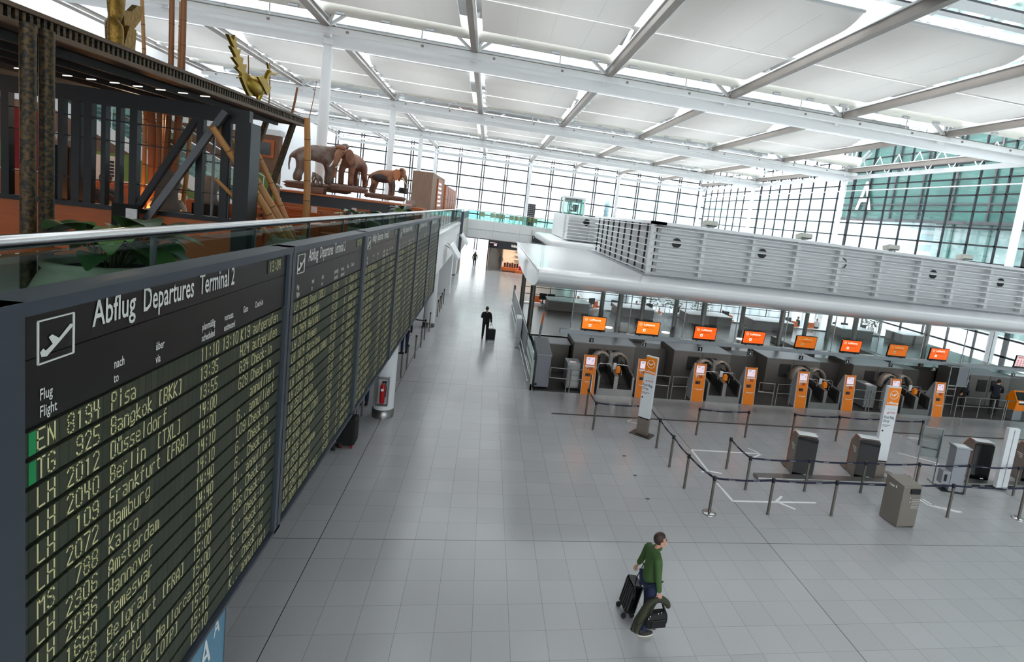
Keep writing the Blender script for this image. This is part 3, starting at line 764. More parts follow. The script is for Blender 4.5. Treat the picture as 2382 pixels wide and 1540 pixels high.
# ================================================================== check-in island
# canopy: flat top, bellied underside, rounded nose towards the hall
prof = [(22.14, 4.92), (21.3, 4.58), (20.0, 4.26), (17.96, 4.04), (15.4, 3.96), (12.5, 3.97), (10.6, 4.05), (9.6, 4.14), (8.8, 4.28), (8.2, 4.42), (7.85, 4.56), (7.7, 4.7), (7.72, 4.82), (7.85, 4.88), (8.1, 4.9)]
t = thing('check_in_canopy', 'long white rounded canopy roof over the check-in counters', 'canopy', (4.4, 14, 4.0))
m = MB()
pts = [(4.4, y, z) for y, z in prof]
m.add(pts, [tuple(range(len(pts)))], 0)
x = 34.0
m.add([(4.4, y, z) for y, z in prof] + [(x, y, z) for y, z in prof], [(i, i + 1, len(prof) + i + 1, len(prof) + i) for i in range(len(prof) - 1)] + [(len(prof) - 1, 0, len(prof), 2 * len(prof) - 1)], 0, True)
m.build('shell', 'white_gloss', t)
m = MB().box(4.36, 7.9, 4.885, 4.42, 22.1, 4.93); m.build('edge_trim', 'white_steel', t)
for i, xx in enumerate((7.1, 9.35, 11.8, 14.0, 16.2, 18.4, 20.6, 22.9, 25.2)):
    m = MB().lathe([(.14, 4.0), (.14, 4.03)], (xx, 11.4, .0), 16); m.build('downlight', 'lamp_white', t)
    l = bpy.data.lights.new('downlight_lamp', 'SPOT'); l.energy = 55; l.spot_size = 2.0; l.spot_blend = .6; l.shadow_soft_size = .12; l.color = (1, .95, .88)
    o = bpy.data.objects.new('downlight_lamp', l); o.location = (xx, 11.2, 3.85); COL.objects.link(o)

# louvred plant box on the canopy
t = thing('louvre_box', 'large white louvred box standing on the check-in canopy', 'louvre box', (9, 16, 4.9))
ZB = 7.05
MB().box(9.4, 10.75, 4.9, 34, 22.0, ZB - .1).build('inner_box', 'white_paint', t)
for kk in range(8):
    z = 5.0 + .265 * kk; m = MB()
    m.obox((21.5, 10.36, z), (25.0, .2, .035), Matrix.Rotation(.35, 3, 'X')); m.obox((9.06, 16.2, z), (.2, 11.6, .03), Matrix.Rotation(.0, 3, 'Y'))
    m.build('louvre_blade', 'white_gloss', t)
m = MB(); m.box(8.92, 10.2, ZB - .12, 34, 10.75, ZB); m.box(8.92, 10.2, ZB - .12, 9.4, 22.2, ZB); m.build('top_rail', 'white_gloss', t)
m = MB()
for xx in (9.0, 11.15, 13.3, 15.3, 17.3, 19.3, 21.25, 23.05, 24.9, 26.9, 28.9): m.box(xx - .08, 10.42, 4.9, xx + .08, 10.62, ZB - .05)
m.build('front_posts', 'white_steel', t)
m = MB(); y = 10.6
while y < 22.3: m.box(9.12, y - .018, 4.9, 9.2, y + .018, ZB - .05); y += 1.25
m.build('side_posts', 'mullion', t)
m = MB(); m.box(8.7, 10.05, 4.9, 34, 10.25, 4.94); m.box(8.72, 10.1, 4.9, 8.86, 22.2, 4.95); m.build('drain_channel', 'plastic_grey', t)
for xx in (10.1, 13.87, 22.19, 25.81):
    m = MB(); c = Vector((xx, 10.73, 6.28)); n = 24
    m.add([c + Vector((.2 * math.cos(q), 0, .2 * math.sin(q))) for q in (2 * PI * j / n for j in range(n))], [tuple(range(n))])
    m.build('speaker_opening', 'black', t)
m = MB(); c = Vector((17.62, 10.72, 6.28)); m.tube([c + Vector((.2 * math.cos(q), 0, .2 * math.sin(q))) for q in (2 * PI * j / 24 for j in range(25))], .02, 6); m.build('speaker_ring', 'iron', t)
for i, xx in enumerate((11.47, 15.76, 20.02, 23.84)):
    g = thing('floodlight', 'beige box floodlight on top of the louvred box, %s from the left' % ORD[i], 'lamp', (xx, 11, ZB), 0, 'beige box floodlights')
    MB().obox((xx, 10.95, ZB + .16), (.55, .4, .2), Matrix.Rotation(-.25, 3, 'X')).build('housing', 'duct_cream', g, bevel=.015)
    MB().box(xx - .05, 10.9, ZB - .02, xx + .05, 11.0, ZB + .1).build('foot', 'steel', g)
    MB().obox((xx, 10.75, ZB + .14), (.45, .02, .14), Matrix.Rotation(-.25, 3, 'X')).build('lens', 'pane_poster', g)
# second island farther back
t = thing('louvre_box', 'second white louvred box with its own canopy far behind the first', 'louvre box', (9, 38, 4.9))
MB().box(9.0, 33.4, 4.9, 30, 44, 7.0).build('inner_box', 'white_paint', t)
for kk in range(8):
    z = 5.0 + .265 * kk; MB().box(8.6, 33.0, z, 30, 33.3, z + .04).build('louvre_blade', 'white_gloss', t)
m = MB()
for xx in (8.7, 10.8, 12.9, 15, 17.1): m.box(xx - .07, 33.2, 4.9, xx + .07, 33.4, 7)
m.build('front_posts', 'white_steel', t)
m = MB(); c = Vector((10.5, 33.38, 6.5)); m.add([c + Vector((.28 * math.cos(q), 0, .28 * math.sin(q))) for q in (2 * PI * j / 20 for j in range(20))], [tuple(range(20))]); m.build('speaker_opening', 'black', t)
t = thing('check_in_canopy', 'second white canopy roof beyond the first check-in island', 'canopy', (7, 36, 4))
MB().box(7.4, 31.2, 4.2, 32, 45, 4.85).build('shell', 'white_gloss', t, bevel=.2)

# display beam with hangers, screens and number tags
t = thing('display_beam', 'long light grey beam carrying the orange check-in screens', 'beam', (18, 10.5, 2.3))
MB().box(5.77, 10.4, 2.28, 33, 10.62, 2.44).build('beam', 'steel_top', t, bevel=.01)
for xx in (6.18, 8.52, 10.82, 13.14, 15.41, 17.68, 19.93, 22.17, 24.38, 25.84):
    m = MB(); m.tube([(xx, 10.51, 2.44), (xx, 10.51, 4.1)], .022, 8); m.box(xx - .07, 10.45, 2.44, xx + .07, 10.57, 2.47); m.build('hanger_rod', 'chrome', t)
MB().box(6.2, 10.5, 2.45, 33, 10.51, 4.05).build('glass_screen', 'pane_clear', t)
def screen(i, xx, m1):
    lab = ('orange check-in screen over desk number %d on the display beam' % (i + 1)) if i < 8 else 'pale pink check-in screen over desk nine at the right end'
    s = thing('check_in_screen', lab, 'screen', (xx, 10.42, 2.44), 0, 'check-in screens on the beam')
    rr = Matrix.Rotation(.12, 3, 'X')
    MB().obox((xx, 10.38, 2.76), (.98, .06, .6), rr).build('bezel', 'black_gloss', s, bevel=.008)
    MB().obox((xx, 10.345, 2.79), (.92, .012, .5), rr).build('display', m1, s)
    m = MB()
    u = Vector((1, 0, 0)); v = rr @ Vector((0, 0, 1)); o = Vector((xx, 10.332, 2.79)) 
    if i < 8:
        words(m, 'Lufthansa', o - u * .2 + v * .1, u, v, .085, .46)
        cc = o - u * .33 + v * .135
        m.tube([cc + (u * math.cos(q) + v * math.sin(q)) * .052 for q in (2 * PI * j / 18 for j in range(19))], .004, 4)
        m.bar(cc - u * .03 + v * .008, cc + u * .005 - v * .012, .008, .006); m.bar(cc + u * .005 - v * .012, cc + u * .038 + v * .016, .008, .006)
        m.obox(o - u * .15 - v * .1, (.1, .004, .1), rr); m.build('lettering', 'screen_white' if i not in (4, 6) else 'flap_letter', s)
        m = MB(); words(m, 'Fast Bag Drop', o - u * .2 + v * .0 - Vector((0, .002, 0)), u, v, .055, .42)
        m.obox(o - u * .15 - v * .1 - Vector((0, .004, 0)), (.04, .004, .04), rr); m.build('subtitle', 'text_dark', s)
    else:
        for r in range(3):
            for c in range(5): m.obox(o + u * (-.35 + .16 * c) + v * (.02 - .1 * r), (.05, .004, .04), rr)
        m.obox(o - u * .2 + v * .18, (.4, .004, .03), rr); m.build('lettering', 'text_red', s)
    m = MB()
    for q in (-.3, .3): m.box(xx + q - .03, 10.4, 2.43, xx + q + .03, 10.46, 2.52)
    m.build('feet', 'black', s)
for i, xx in enumerate((7.06, 9.29, 11.74, 13.92, 16.33, 18.51, 20.84, 22.97, 27.61)):
    screen(i, xx, 'pink_screen' if i == 8 else ('orange_dim_screen' if i in (4, 6) else ('orange_red_screen' if i in (2, 3, 5, 7) else 'orange_screen')))
for i, xx in enumerate((7.06, 9.25, 11.66, 13.92, 16.28, 18.52, 20.7, 22.94, 27.28)):
    s = thing('number_tag', 'small black desk number tag reading %d under the display beam' % (i + 1), 'sign', (xx, 10.45, 2.28), 0, 'desk number tags')
    MB().box(xx - .09, 10.42, 2.0, xx + .09, 10.46, 2.17).build('plate', 'black_gloss', s)
    m = MB(); m.box(xx - .1, 10.418, 1.99, xx + .1, 10.43, 2.0); m.box(xx - .1, 10.418, 2.17, xx + .1, 10.43, 2.18); m.box(xx - .1, 10.418, 2.0, xx - .09, 10.43, 2.17); m.box(xx + .09, 10.418, 2.0, xx + .1, 10.43, 2.17); m.tube([(xx, 10.44, 2.17), (xx, 10.44, 2.29)], .015, 6); m.build('frame', 'steel', s)
    m = MB(); words(m, str(i + 1), (xx - .03, 10.415, 2.03), (1, 0, 0), (0, 0, 1), .11, .06); m.build('numeral', 'text_white', s)

# dark raised floor, steel platform, posts under the canopy
MBp = MB().box(4.95, 10.06, 0, 33, 13.6, .03); struct('floor_podium', MBp, 'podium_floor')
t = thing('steel_platform', 'long polished dark steel platform behind the baggage drops', 'platform', (18, 18, 0))
MB().box(4.97, 14.1, 0, 33, 22.3, 1.2).build('body', 'steel_dark', t)
MB().box(4.97, 14.1, 1.2, 33, 22.3, 1.26).build('top_plate', 'polished_plate', t)
m = MB(); m.box(4.97, 14.05, 1.2, 33, 14.12, 1.3); m.box(4.97, 22.25, 1.2, 33, 22.35, 1.32); m.build('edge_rail', 'chrome', t)
m = MB(); 
for xx in (9.9, 14.4, 19.0, 23.5): m.box(xx, 14.2, 1.26, xx + .6, 17.5, 1.55)
m.build('belt_covers', 'steel_dark', t)
pp = None
for i, xx in enumerate((9.16, 13.44, 17.7, 21.9, 26.3)):
    lab = 'thick dark steel post under the canopy, front row, %s from the left' % ORD[i]
    if pp is None:
        pp = MB().lathe([(.13, 1.26), (.13, 4.0)], (0, 0, 0), 16).build('canopy_post', 'post_steel'); tag(pp, lab, 'post', 'canopy posts'); place(pp, (xx, 14.6, 0)); q = pp
    else: q = dup(pp, (xx, 14.6, 0), 0, lab)
for i, xx in enumerate((9.5, 11.95, 14.0, 18.3, 22.6, 24.2)):
    dup(pp, (xx, 19.8, 0), 0, 'thick dark steel post under the canopy, back row, %s from the left' % ORD[i])
dup(pp, (5.1, 16.2, 0), 0, 'dark steel post at the left end of the canopy, near one'); dup(pp, (5.0, 21.3, 0), 0, 'dark steel post at the left end of the canopy, far one')
for i, xx in enumerate((9.4, 12.6, 17.0)):
    o = MB().lathe([(.22, 1.26), (.22, 1.28)], (xx, 17.2, 0), 18).build('downlight_reflection', 'lamp_white'); tag(o, 'round white disc painted as a downlight reflection on the platform, %s from the left' % ORD[i], 'lamp', 'downlight reflections on the platform')  # glowing discs stand in for canopy downlights mirrored in the glass

# side guard wall
t = thing('side_barrier', 'steel and glass guard wall closing the left end of the check-in island', 'barrier', (4.83, 17, 0))
MB().box(4.8, 13.6, .25, 4.86, 26.6, 1.45).build('steel_panels', 'steel_top', t)
MB().box(4.81, 10.1, .3, 4.85, 13.6, 1.45).build('glass_panel', 'pane_teal', t)
m = MB(); m.box(4.78, 10.05, 0, 4.88, 26.6, .25); m.box(4.79, 10.05, 0, 4.87, 10.15, 1.2); m.build('kick_plate', 'steel', t)
m = MB(); 
for z in (.35, .75): m.tube([(4.68, 10.2, z), (4.68, 15.8, z)], .03, 8); m.tube([(4.68, 17.3, z), (4.68, 26.4, z)], .03, 8)
m.build('bumper_rails', 'chrome', t)
m = MB().box(4.78, 26.4, 0, 4.9, 26.8, 1.7); m.build('end_post', 'steel_dark', t)
o = MB().box(4.5, 16.3, 0, 4.76, 17.3, 1.5); t = thing('slim_cabinet', 'slim white cabinet on the outside of the guard wall', 'cabinet', (4.6, 16.8, 0)); o.build('body', 'pylon_white', t, bevel=.03); MB().box(4.495, 16.29, .5, 4.765, 17.31, .515).build('seam', 'plastic_grey', t)
# grey cabinet
t = thing('grey_cabinet', 'tall grey cabinet with slanted top beside the glass guard panel', 'cabinet', (5.3, 11, 0))
m = MB(); m.prism([(4.98, 10.25, .1), (4.98, 12.0, .1), (4.98, 12.0, 1.62), (4.98, 10.25, 1.38)], (.55, 0, 0)); m.build('body', 'cabinet_grey', t, bevel=.01)
m = MB(); m.prism([(4.96, 10.22, 1.38), (4.96, 12.03, 1.63), (4.96, 12.03, 1.66), (4.96, 10.22, 1.41)], (.59, 0, 0)); m.build('top', 'steel_top', t)
m = MB()
for xx in (5.05, 5.45): 
    for yy in (10.35, 11.9): m.lathe([(.04, 0.03), (.04, .1)], (xx, yy, 0), 8)
m.build('feet', 'black', t)
MB().lathe([(.05, 0), (.05, .02)], (0, 0, 0), 12); m = MB().ell((5.03, 10.24, .2), (.05, .02, .05), 12); m.build('lock', 'black', t)
t = thing('desk_cabinet', 'long dark steel cabinet behind the grey cabinet', 'cabinet', (6, 12.8, 0))
MB().box(5.05, 12.5, 0.03, 6.6, 13.5, 1.3).build('body', 'steel_dark', t, bevel=.02); MB().box(5.02, 12.46, 1.3, 6.64, 13.54, 1.34).build('top', 'steel_top', t)
t = thing('control_pole', 'slim pole with orange band on the dark cabinet', 'pole', (5.2, 12.6, 1.34))
MB().tube([(5.25, 12.7, 1.34), (5.3, 12.7, 2.1)], .05, 10).build('pole', 'steel_top', t); MB().tube([(5.3, 12.7, 2.1), (5.35, 12.7, 2.6)], .045, 10).build('band', 'chip_orange', t)

# steel tunnel housings
for i, (xa, xb) in enumerate(((6.69, 9.4), (11.2, 13.9), (15.7, 18.4), (20.15, 22.85), (26.7, 29.1))):
    t = thing('baggage_housing', 'big brushed steel baggage housing with two dark openings, %s from the left' % ORD[i], 'housing', (xa, 12, 0), 0, 'steel baggage housings')
    MB().box(xa, 12.0, .03, xb, 13.9, 1.57).build('body', 'steel_box', t, bevel=.015)
    m = MB().box(xa - .02, 11.98, 1.57, xb + .02, 13.95, 1.6); m.build('top', 'steel_top', t)
    c = (xa + xb) / 2
    for dx in (-.42, .38):
        m = MB().box(c + dx - .27, 11.97, .75, c + dx + .27, 12.01, 1.35); m.build('opening', 'rubber', t)
    m = MB().box(c - .02, 11.985, .05, c - .01, 12.0, 1.57); m.build('panel_joint', 'dark_wall', t)
    MB().box(xb + .02, 12.9, .03, xb + 1.78, 13.9, 1.35).build('side_wall', 'steel_dark', t)
# bag drop units: one built, others copied
KX = (7.06, 9.27, 11.66, 13.92, 16.33, 18.58, 20.85, 23.15)
def bag_drop():
    t = thing('bag_drop', 'x', 'bag drop', (0, 0, 0))
    # local x: 0 = middle of the pair, lanes at +-.37, front at y=10.05
    def side(x0, x1, name='side_wall'):
        m = MB(); m.prism([(x0, 10.05, .0), (x0, 12.0, 0), (x0, 12.0, .95), (x0, 10.9, .95), (x0, 10.1, .82), (x0, 10.05, .78)], (x1 - x0, 0, 0)); return m.build(name, 'steel', t, bevel=.006)
    side(-.74, -.66); side(-.08, .08, 'centre_wall'); side(.66, .74)
    for s in (-.37, .37):
        MB().box(s - .3, 10.05, 0, s + .3, 10.12, .27).build('front_plate', 'steel', t)
        m = MB(); m.prism([(s - .29, 10.12, .26), (s - .29, 11.2, .5), (s - .29, 12.0, .72), (s - .29, 12.0, .6), (s - .29, 10.12, .1)], (.58, 0, 0)); m.build('belt', 'rubber', t)
        m = MB(); m.box(s - .3, 10.2, .28, s - .28, 12, .8); m.box(s + .28, 10.2, .28, s + .3, 12, .8); m.build('side_lining', 'black_matt', t)
        # scanner arch
        m = MB(); N_ = 14; y0, y1 = 11.3, 11.62
        for j in range(N_):
            a, b = PI * j / N_, PI * (j + 1) / N_
            P = lambda r, q, y: Vector((s + r * math.cos(q) * .92, y, .82 + r * math.sin(q) * 1.1))
            m.add([P(.42, a, y0), P(.42, b, y0), P(.54, b, y0), P(.54, a, y0), P(.42, a, y1), P(.42, b, y1), P(.54, b, y1), P(.54, a, y1)], [(0, 1, 2, 3), (7, 6, 5, 4), (3, 2, 6, 7), (1, 0, 4, 5)], 0, True)
        m.build('scanner_arch', 'taupe_metal', t)
        MB().box(s - .09, 11.27, 1.3, s + .09, 11.31, 1.36).build('arch_display', 'black_gloss', t)
        # hoop
        w = .29; m = MB(); m.tube([(s - w, 10.62, .8), (s - w, 10.62, 1.06), (s - w + .06, 10.62, 1.12), (s + w - .06, 10.62, 1.12), (s + w, 10.62, 1.06), (s + w, 10.62, .8)], .02, 8); m.build('guard_hoop', 'chrome', t)
        m = MB().lathe([(.03, .95), (.03, .99)], (s + .37 if s > 0 else s - .37, 10.75, 0), 10); m.build('stop_button', 'red_gloss', t)
    MB().box(-.06, 10.5, .95, .06, 10.56, 1.2).build('scanner_cradle', 'pylon_white', t)
    m = MB().box(.03, 10.3, .86, .2, 10.45, 1.06); m.ell((.11, 10.36, 1.08), (.08, .07, .05), 10); m.build('hand_scanner', 'orange', t, bevel=.01)
    MB().box(-.07, 11.25, .9, .07, 11.65, 1.42).build('arch_column', 'steel', t)
    MB().tube([(.22, 10.2, .8), (.22, 10.2, 1.0)], .015, 6).build('sensor_rod', 'chrome', t)
    return t
bd = None
for i in range(4):
    c = (KX[2 * i] + KX[2 * i + 1]) / 2 + (.03 if i else .02)
    lab = 'double steel bag drop conveyor between orange kiosks %d and %d from the left' % (2 * i + 1, 2 * i + 2)
    if bd is None:
        bd = bag_drop(); bd['label'] = lab; bd['group'] = 'double bag drops'; place(bd, (c, 0, 0))
    else: dup(bd, (c, 0, 0), 0, lab)
# kiosks
def kiosk():
    t = thing('bag_tag_kiosk', 'x', 'kiosk', (0, 10.0, 0))
    tilt = .1
    m = MB(); m.prism([(-.23, 10.0, 0), (-.23, 10.55, 0), (-.23, 10.55, .9), (-.23, 10.25, 1.52), (-.23, 10.12, 1.55)], (.46, 0, 0)); m.build('body', 'plastic_grey', t, bevel=.01)
    def fr(z): return 9.985 + .125 * z / 1.55
    m = MB(); m.prism([(-.25, fr(0), .0), (-.25, fr(0) + .04, 0), (-.25, fr(1.56) + .04, 1.56), (-.25, fr(1.56), 1.56)], (.5, 0, 0)); m.build('front_panel', 'orange', t, bevel=.006)
    m = MB()
    for s in (-.262, .25): m.prism([(s, fr(0) - .004, 0), (s, fr(0) + .06, 0), (s, fr(1.57) + .06, 1.57), (s, fr(1.57) - .004, 1.57)], (.012, 0, 0))
    m.build('edge_strips', 'white_steel', t)
    def panel(name, x0, x1, z0, z1, mm, d=.012):
        m = MB(); m.prism([(x0, fr(z0), z0), (x0, fr(z0) - d, z0), (x0, fr(z1) - d, z1), (x0, fr(z1), z1)], (x1 - x0, 0, 0)); return m.build(name, mm, t)
    panel('screen_frame', -.19, .19, 1.17, 1.5, 'orange_deep'); panel('screen', -.17, .17, 1.19, 1.48, 'lilac_screen', .016)
    m = MB(); 
    for (x, z, w, h) in ((.1, 1.38, .05, .02), (.08, 1.32, .03, .05), (.12, 1.25, .06, .015), (-.12, 1.43, .2, .012), (-.12, 1.4, .16, .012)): m.prism([(x, fr(z) - .018, z), (x, fr(z) - .02, z), (x, fr(z + h) - .02, z + h), (x, fr(z + h) - .018, z + h)], (w * .6, 0, 0))
    m.build('screen_marks', 'text_dark', t)
    panel('white_strip', -.19, .19, 1.1, 1.155, 'text_white', .02)
    panel('card_reader', -.14, -.06, 1.0, 1.07, 'text_white'); panel('reader_eye', -.125, -.075, 1.015, 1.055, 'black_gloss', .016)
    panel('card_slot', -.03, .12, .97, 1.08, 'orange_deep', .02)
    m = MB(); 
    for x in (.0, .04, .08): m.prism([(x, fr(1.0) - .022, .98), (x, fr(1.0) - .024, .98), (x, fr(1.07) - .024, 1.07), (x, fr(1.07) - .022, 1.07)], (.012, 0, 0))
    m.build('slot_marks', 'red_gloss', t)
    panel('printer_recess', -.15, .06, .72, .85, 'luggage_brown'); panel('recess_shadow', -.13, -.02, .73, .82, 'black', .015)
    m = MB().tube([(-.16 + .032 * j, fr(.52) - .03 - .035 * math.sin(PI * j / 10), .53 - .012 * math.sin(PI * j / 10)) for j in range(11)], .013, 8); m.build('handle', 'text_white', t)
    return t
kk = None
for i, x in enumerate(KX):
    lab = 'bright orange bag tag kiosk in the check-in row, %s from the left' % ORD[i]
    if kk is None:
        kk = kiosk(); kk['label'] = lab; kk['group'] = 'orange bag tag kiosks'; place(kk, (x, 10.0, 0))
    else: dup(kk, (x, 10.0, 0), 0, lab)
# service drawers
for x, lab in ((6.55, 'steel drawer trolley left of the first orange kiosk'), (20.0, 'steel drawer trolley left of the seventh orange kiosk')):
    t = thing('drawer_trolley', lab, 'cabinet', (x, 10.7, 0))
    MB().box(x - .32, 10.4, .08, x + .22, 11.2, 1.08).build('body', 'steel_top', t, bevel=.01)
    for q in range(4): MB().box(x - .3, 10.38, .14 + q * .23, x + .2, 10.41, .33 + q * .23).build('drawer', 'steel', t, bevel=.006)
    MB().box(x - .2, 10.5, 1.08, x + .05, 10.7, 1.1).build('notice', 'text_white', t); m = MB().box(x - .18, 10.52, 1.1, x + .03, 10.58, 1.103); m.build('notice_text', 'text_red', t)
    m = MB()
    for a in (-.28, .18):
        for b in (10.46, 11.1): m.lathe([(.04, .03), (.04, .08)], (x + a, b, 0), 8)
    m.build('castors', 'black', t)
# swing gates
def gate(name_label, x, d, w=.7, leg=True, y=10.05):
    t = thing('swing_gate', name_label, 'gate', (x, y, 0), 0, 'steel swing gates')
    m = MB().tube([(x, y, 0), (x, y, .98)], .026, 10); m.build('post', 'steel', t)
    xe = x + d * w; m = MB(); m.tube([(x, y, .95), (xe, y + .06, .95)], .02, 8); m.tube([(x, y, .55), (xe, y + .06, .55)], .02, 8); m.tube([(xe, y + .06, .95), (xe, y + .06, .55 if not leg else 0)], .02, 8); m.build('gate_frame', 'steel', t)
for x, d, lg, lab in ((6.2, -1, False, 'left gate beside the grey cabinet'), (6.34, 1, True, 'gate in front of the first drawer trolley'), (10.4, -1, False, 'left gate between the second and third kiosk'), (10.54, 1, True, 'right gate between the second and third kiosk'),
                      (15.05, -1, False, 'left gate between the fourth and fifth kiosk'), (15.2, 1, True, 'right gate between the fourth and fifth kiosk'), (19.55, -1, False, 'left gate between the sixth and seventh kiosk'), (19.7, 1, True, 'right gate between the sixth and seventh kiosk'),
                      (24.12, 1, False, 'short gate under the tall framed panels'), (26.75, -1, False, 'angled gate before the man in the dark suit')):
    gate('steel tube swing ' + lab, x, d, .5 if x > 24 else .66, lg)
gate('steel tube swing gate beside the orange kiosk at the far right', 26.85, 1, .5, True)
t = thing('tube_railing', 'steel tube railing in front of the two dark clad people', 'railing', (25.4, 10.1, 0))
m = MB()
for x in (24.6, 25.4, 26.2): m.tube([(x, 10.1, 0), (x, 10.1, .97)], .022, 8)
m.build('posts', 'steel', t); m = MB()
for z in (.55, .96): m.tube([(24.6, 10.1, z), (26.2, 10.1, z)], .02, 8)
m.build('rails', 'steel', t)
t = thing('framed_board', 'tall steel frame holding two dark upright panels right of the last kiosk', 'board', (24, 10.25, 0))
m = MB()
for x in (23.6, 24.05, 24.6): m.bar((x, 10.2, 0 if x < 24.5 else 1.4), (x, 10.2, 2.3), .045, .045)
for z in (2.3, 1.42, 1.27): m.bar((23.6, 10.2, z), (24.05, 10.2, z), .04, .04)
for z in (2.3, 1.42): m.bar((24.05, 10.2, z), (24.6, 10.2, z), .04, .04)
for z in (.95, .55): m.bar((23.6, 10.2, z), (24.05, 10.2, z), .035, .035)
m.build('frame', 'steel', t)
MB().box(23.63, 10.19, 1.45, 24.03, 10.21, 2.28).build('left_panel', 'black_matt', t); MB().box(24.08, 10.19, 1.45, 24.57, 10.21, 2.28).build('right_panel', 'cabinet_grey', t)
# check-in kiosk right edge
t = thing('self_service_kiosk', 'orange self-service kiosk on a grey foot beside the man in the dark suit', 'kiosk', (27.6, 10.2, 0))
MB().box(27.35, 10.1, 0, 27.85, 10.5, .5).build('foot', 'steel_top', t, bevel=.02)
m = MB(); m.prism([(27.3, 10.05, .5), (27.3, 10.5, .5), (27.3, 10.55, 1.05), (27.3, 10.35, 1.4), (27.3, 10.25, 1.4), (27.3, 10.0, .95)], (.6, 0, 0)); m.build('body', 'orange', t, bevel=.02)
m = MB(); m.prism([(27.36, 10.03, 1.02), (27.36, 10.01, 1.02), (27.36, 10.2, 1.36), (27.36, 10.22, 1.36)], (.48, 0, 0)); m.build('screen', 'black_gloss', t)
m = MB().box(27.45, 9.99, .82, 27.75, 10.02, .94); m.build('printer_slot', 'black', t)
m = MB().box(27.4, 9.98, .9, 27.8, 10.02, .99); m.build('tray', 'text_white', t)

# far desks, chairs, monitors
for i, (xa, xb) in enumerate(((6.5, 9.0), (10.7, 13.0), (15.2, 18.1), (19.6, 22.4), (25.9, 28.2), (30.4, 32.4))):
    t = thing('far_housing', 'pale topped steel housing at the back of the island, %s from the left' % ORD[i], 'housing', (xa, 21.5, 0), 0, 'far steel housings')
    MB().box(xa, 20.7, 1.26, xb, 22.2, 1.8).build('body', 'steel_box', t, bevel=.01)
    MB().box(xa - .03, 20.66, 1.8, xb + .03, 22.24, 1.84).build('top', 'teal_light' if i == 0 else 'white_gloss', t)
ch = None
MB_ = MB().box(5, 22.6, 0, 33, 26.4, .55); struct('floor_staff', MB_, 'grey_wall')
for i, x in enumerate((6.1, 10.0, 14.4, 19.3, 24.0, 25.2, 28.4)):
    lab = 'orange office chair behind the back counters, %s from the left' % ORD[i]
    if ch is None:
        ch = thing('office_chair', lab, 'chair', (0, 0, .55), 0, 'orange office chairs')
        MB().box(-.25, -.25, 1.0, .25, .25, 1.1).build('seat', 'chair_orange', ch, bevel=.03)
        m = MB(); m.tube([(.26 * math.cos(q), .26 * math.sin(q), 1.3) for q in (PI * (.1 + .8 * j / 8) for j in range(9))], .07, 8); m.box(-.22, .18, 1.1, .22, .25, 1.65); m.build('backrest', 'chair_orange', ch, bevel=.03)
        m = MB().tube([(0, 0, .6), (0, 0, 1.0)], .03, 8)
        for q in range(5): m.bar((0, 0, .62), (.28 * math.cos(q * 1.257), .28 * math.sin(q * 1.257), .58), .04, .03)
        m.build('star_base', 'black', ch)
        place(ch, (x, 23.0, .55))
    else: dup(ch, (x, 23.0 + .1 * (i % 3), .55), .6 * i, lab)
mo = None
for i, x in enumerate((6.4, 6.9, 9.5, 11.0, 13.3, 15.2, 18.6, 23.2, 26.7, 27.5, 29.0)):
    lab = 'black monitor at the back counters, %s from the left' % ORD[i]
    if mo is None:
        mo = thing('monitor', lab, 'monitor', (0, 0, 1.26), 0, 'back counter monitors')
        MB().box(-.24, -.02, 1.5, .24, .02, 1.9).build('panel', 'black', mo, bevel=.01); MB().box(-.03, -.02, 1.3, .03, .04, 1.5).build('stand', 'black', mo)
        MB().box(-.12, -.1, 1.27, .12, .1, 1.3).build('foot', 'black', mo); place(mo, (x, 22.7, 1.27))
    else: dup(mo, (x, 22.7, 1.27), .4 * (i % 3) - .3, lab)
for i in range(1): pass
t = thing('back_counter', 'long pale counter along the back of the check-in island', 'counter', (18, 22.8, 0))
MB().box(5.1, 22.4, .55, 33, 22.9, 1.22).build('body', 'white_paint', t); MB().box(5.05, 22.36, 1.22, 33, 22.95, 1.27).build('worktop', 'white_gloss', t)
t = thing('queue_railing', 'black three-bar queue railing beyond the back counters', 'railing', (12, 28, 0))
m = MB(); 
for x in [5.6 + 1.9 * j for j in range(12)]: m.bar((x, 28, 0), (x, 28, 2.0), .05, .05)
m.build('posts', 'iron', t); m = MB()
for z in (1.0, 1.5, 2.0): m.bar((5.6, 28, z), (26.5, 28, z), .04, .04)
m.build('rails', 'iron', t)
def leafy(mb, c, r, n, mi=0, sz=.12, seed=1, up=.5):
    R_ = random.Random(seed)
    for _ in range(n):
        a = R_.uniform(0, 2 * PI); e = R_.uniform(-.4, 1.3); q = R_.uniform(.35, 1)
        p = Vector(c) + Vector((r[0] * q * math.cos(a) * math.cos(e), r[1] * q * math.sin(a) * math.cos(e), r[2] * q * math.sin(e)))
        d = Vector((math.cos(a + R_.uniform(-.5, .5)), math.sin(a), R_.uniform(-.3, up))).normalized(); s = d.cross(Vector((0, 0, 1))).normalized() * sz * .3
        mb.add([p, p + d * sz * .5 + s, p + d * sz, p + d * sz * .5 - s], [(0, 1, 2, 3)], mi)
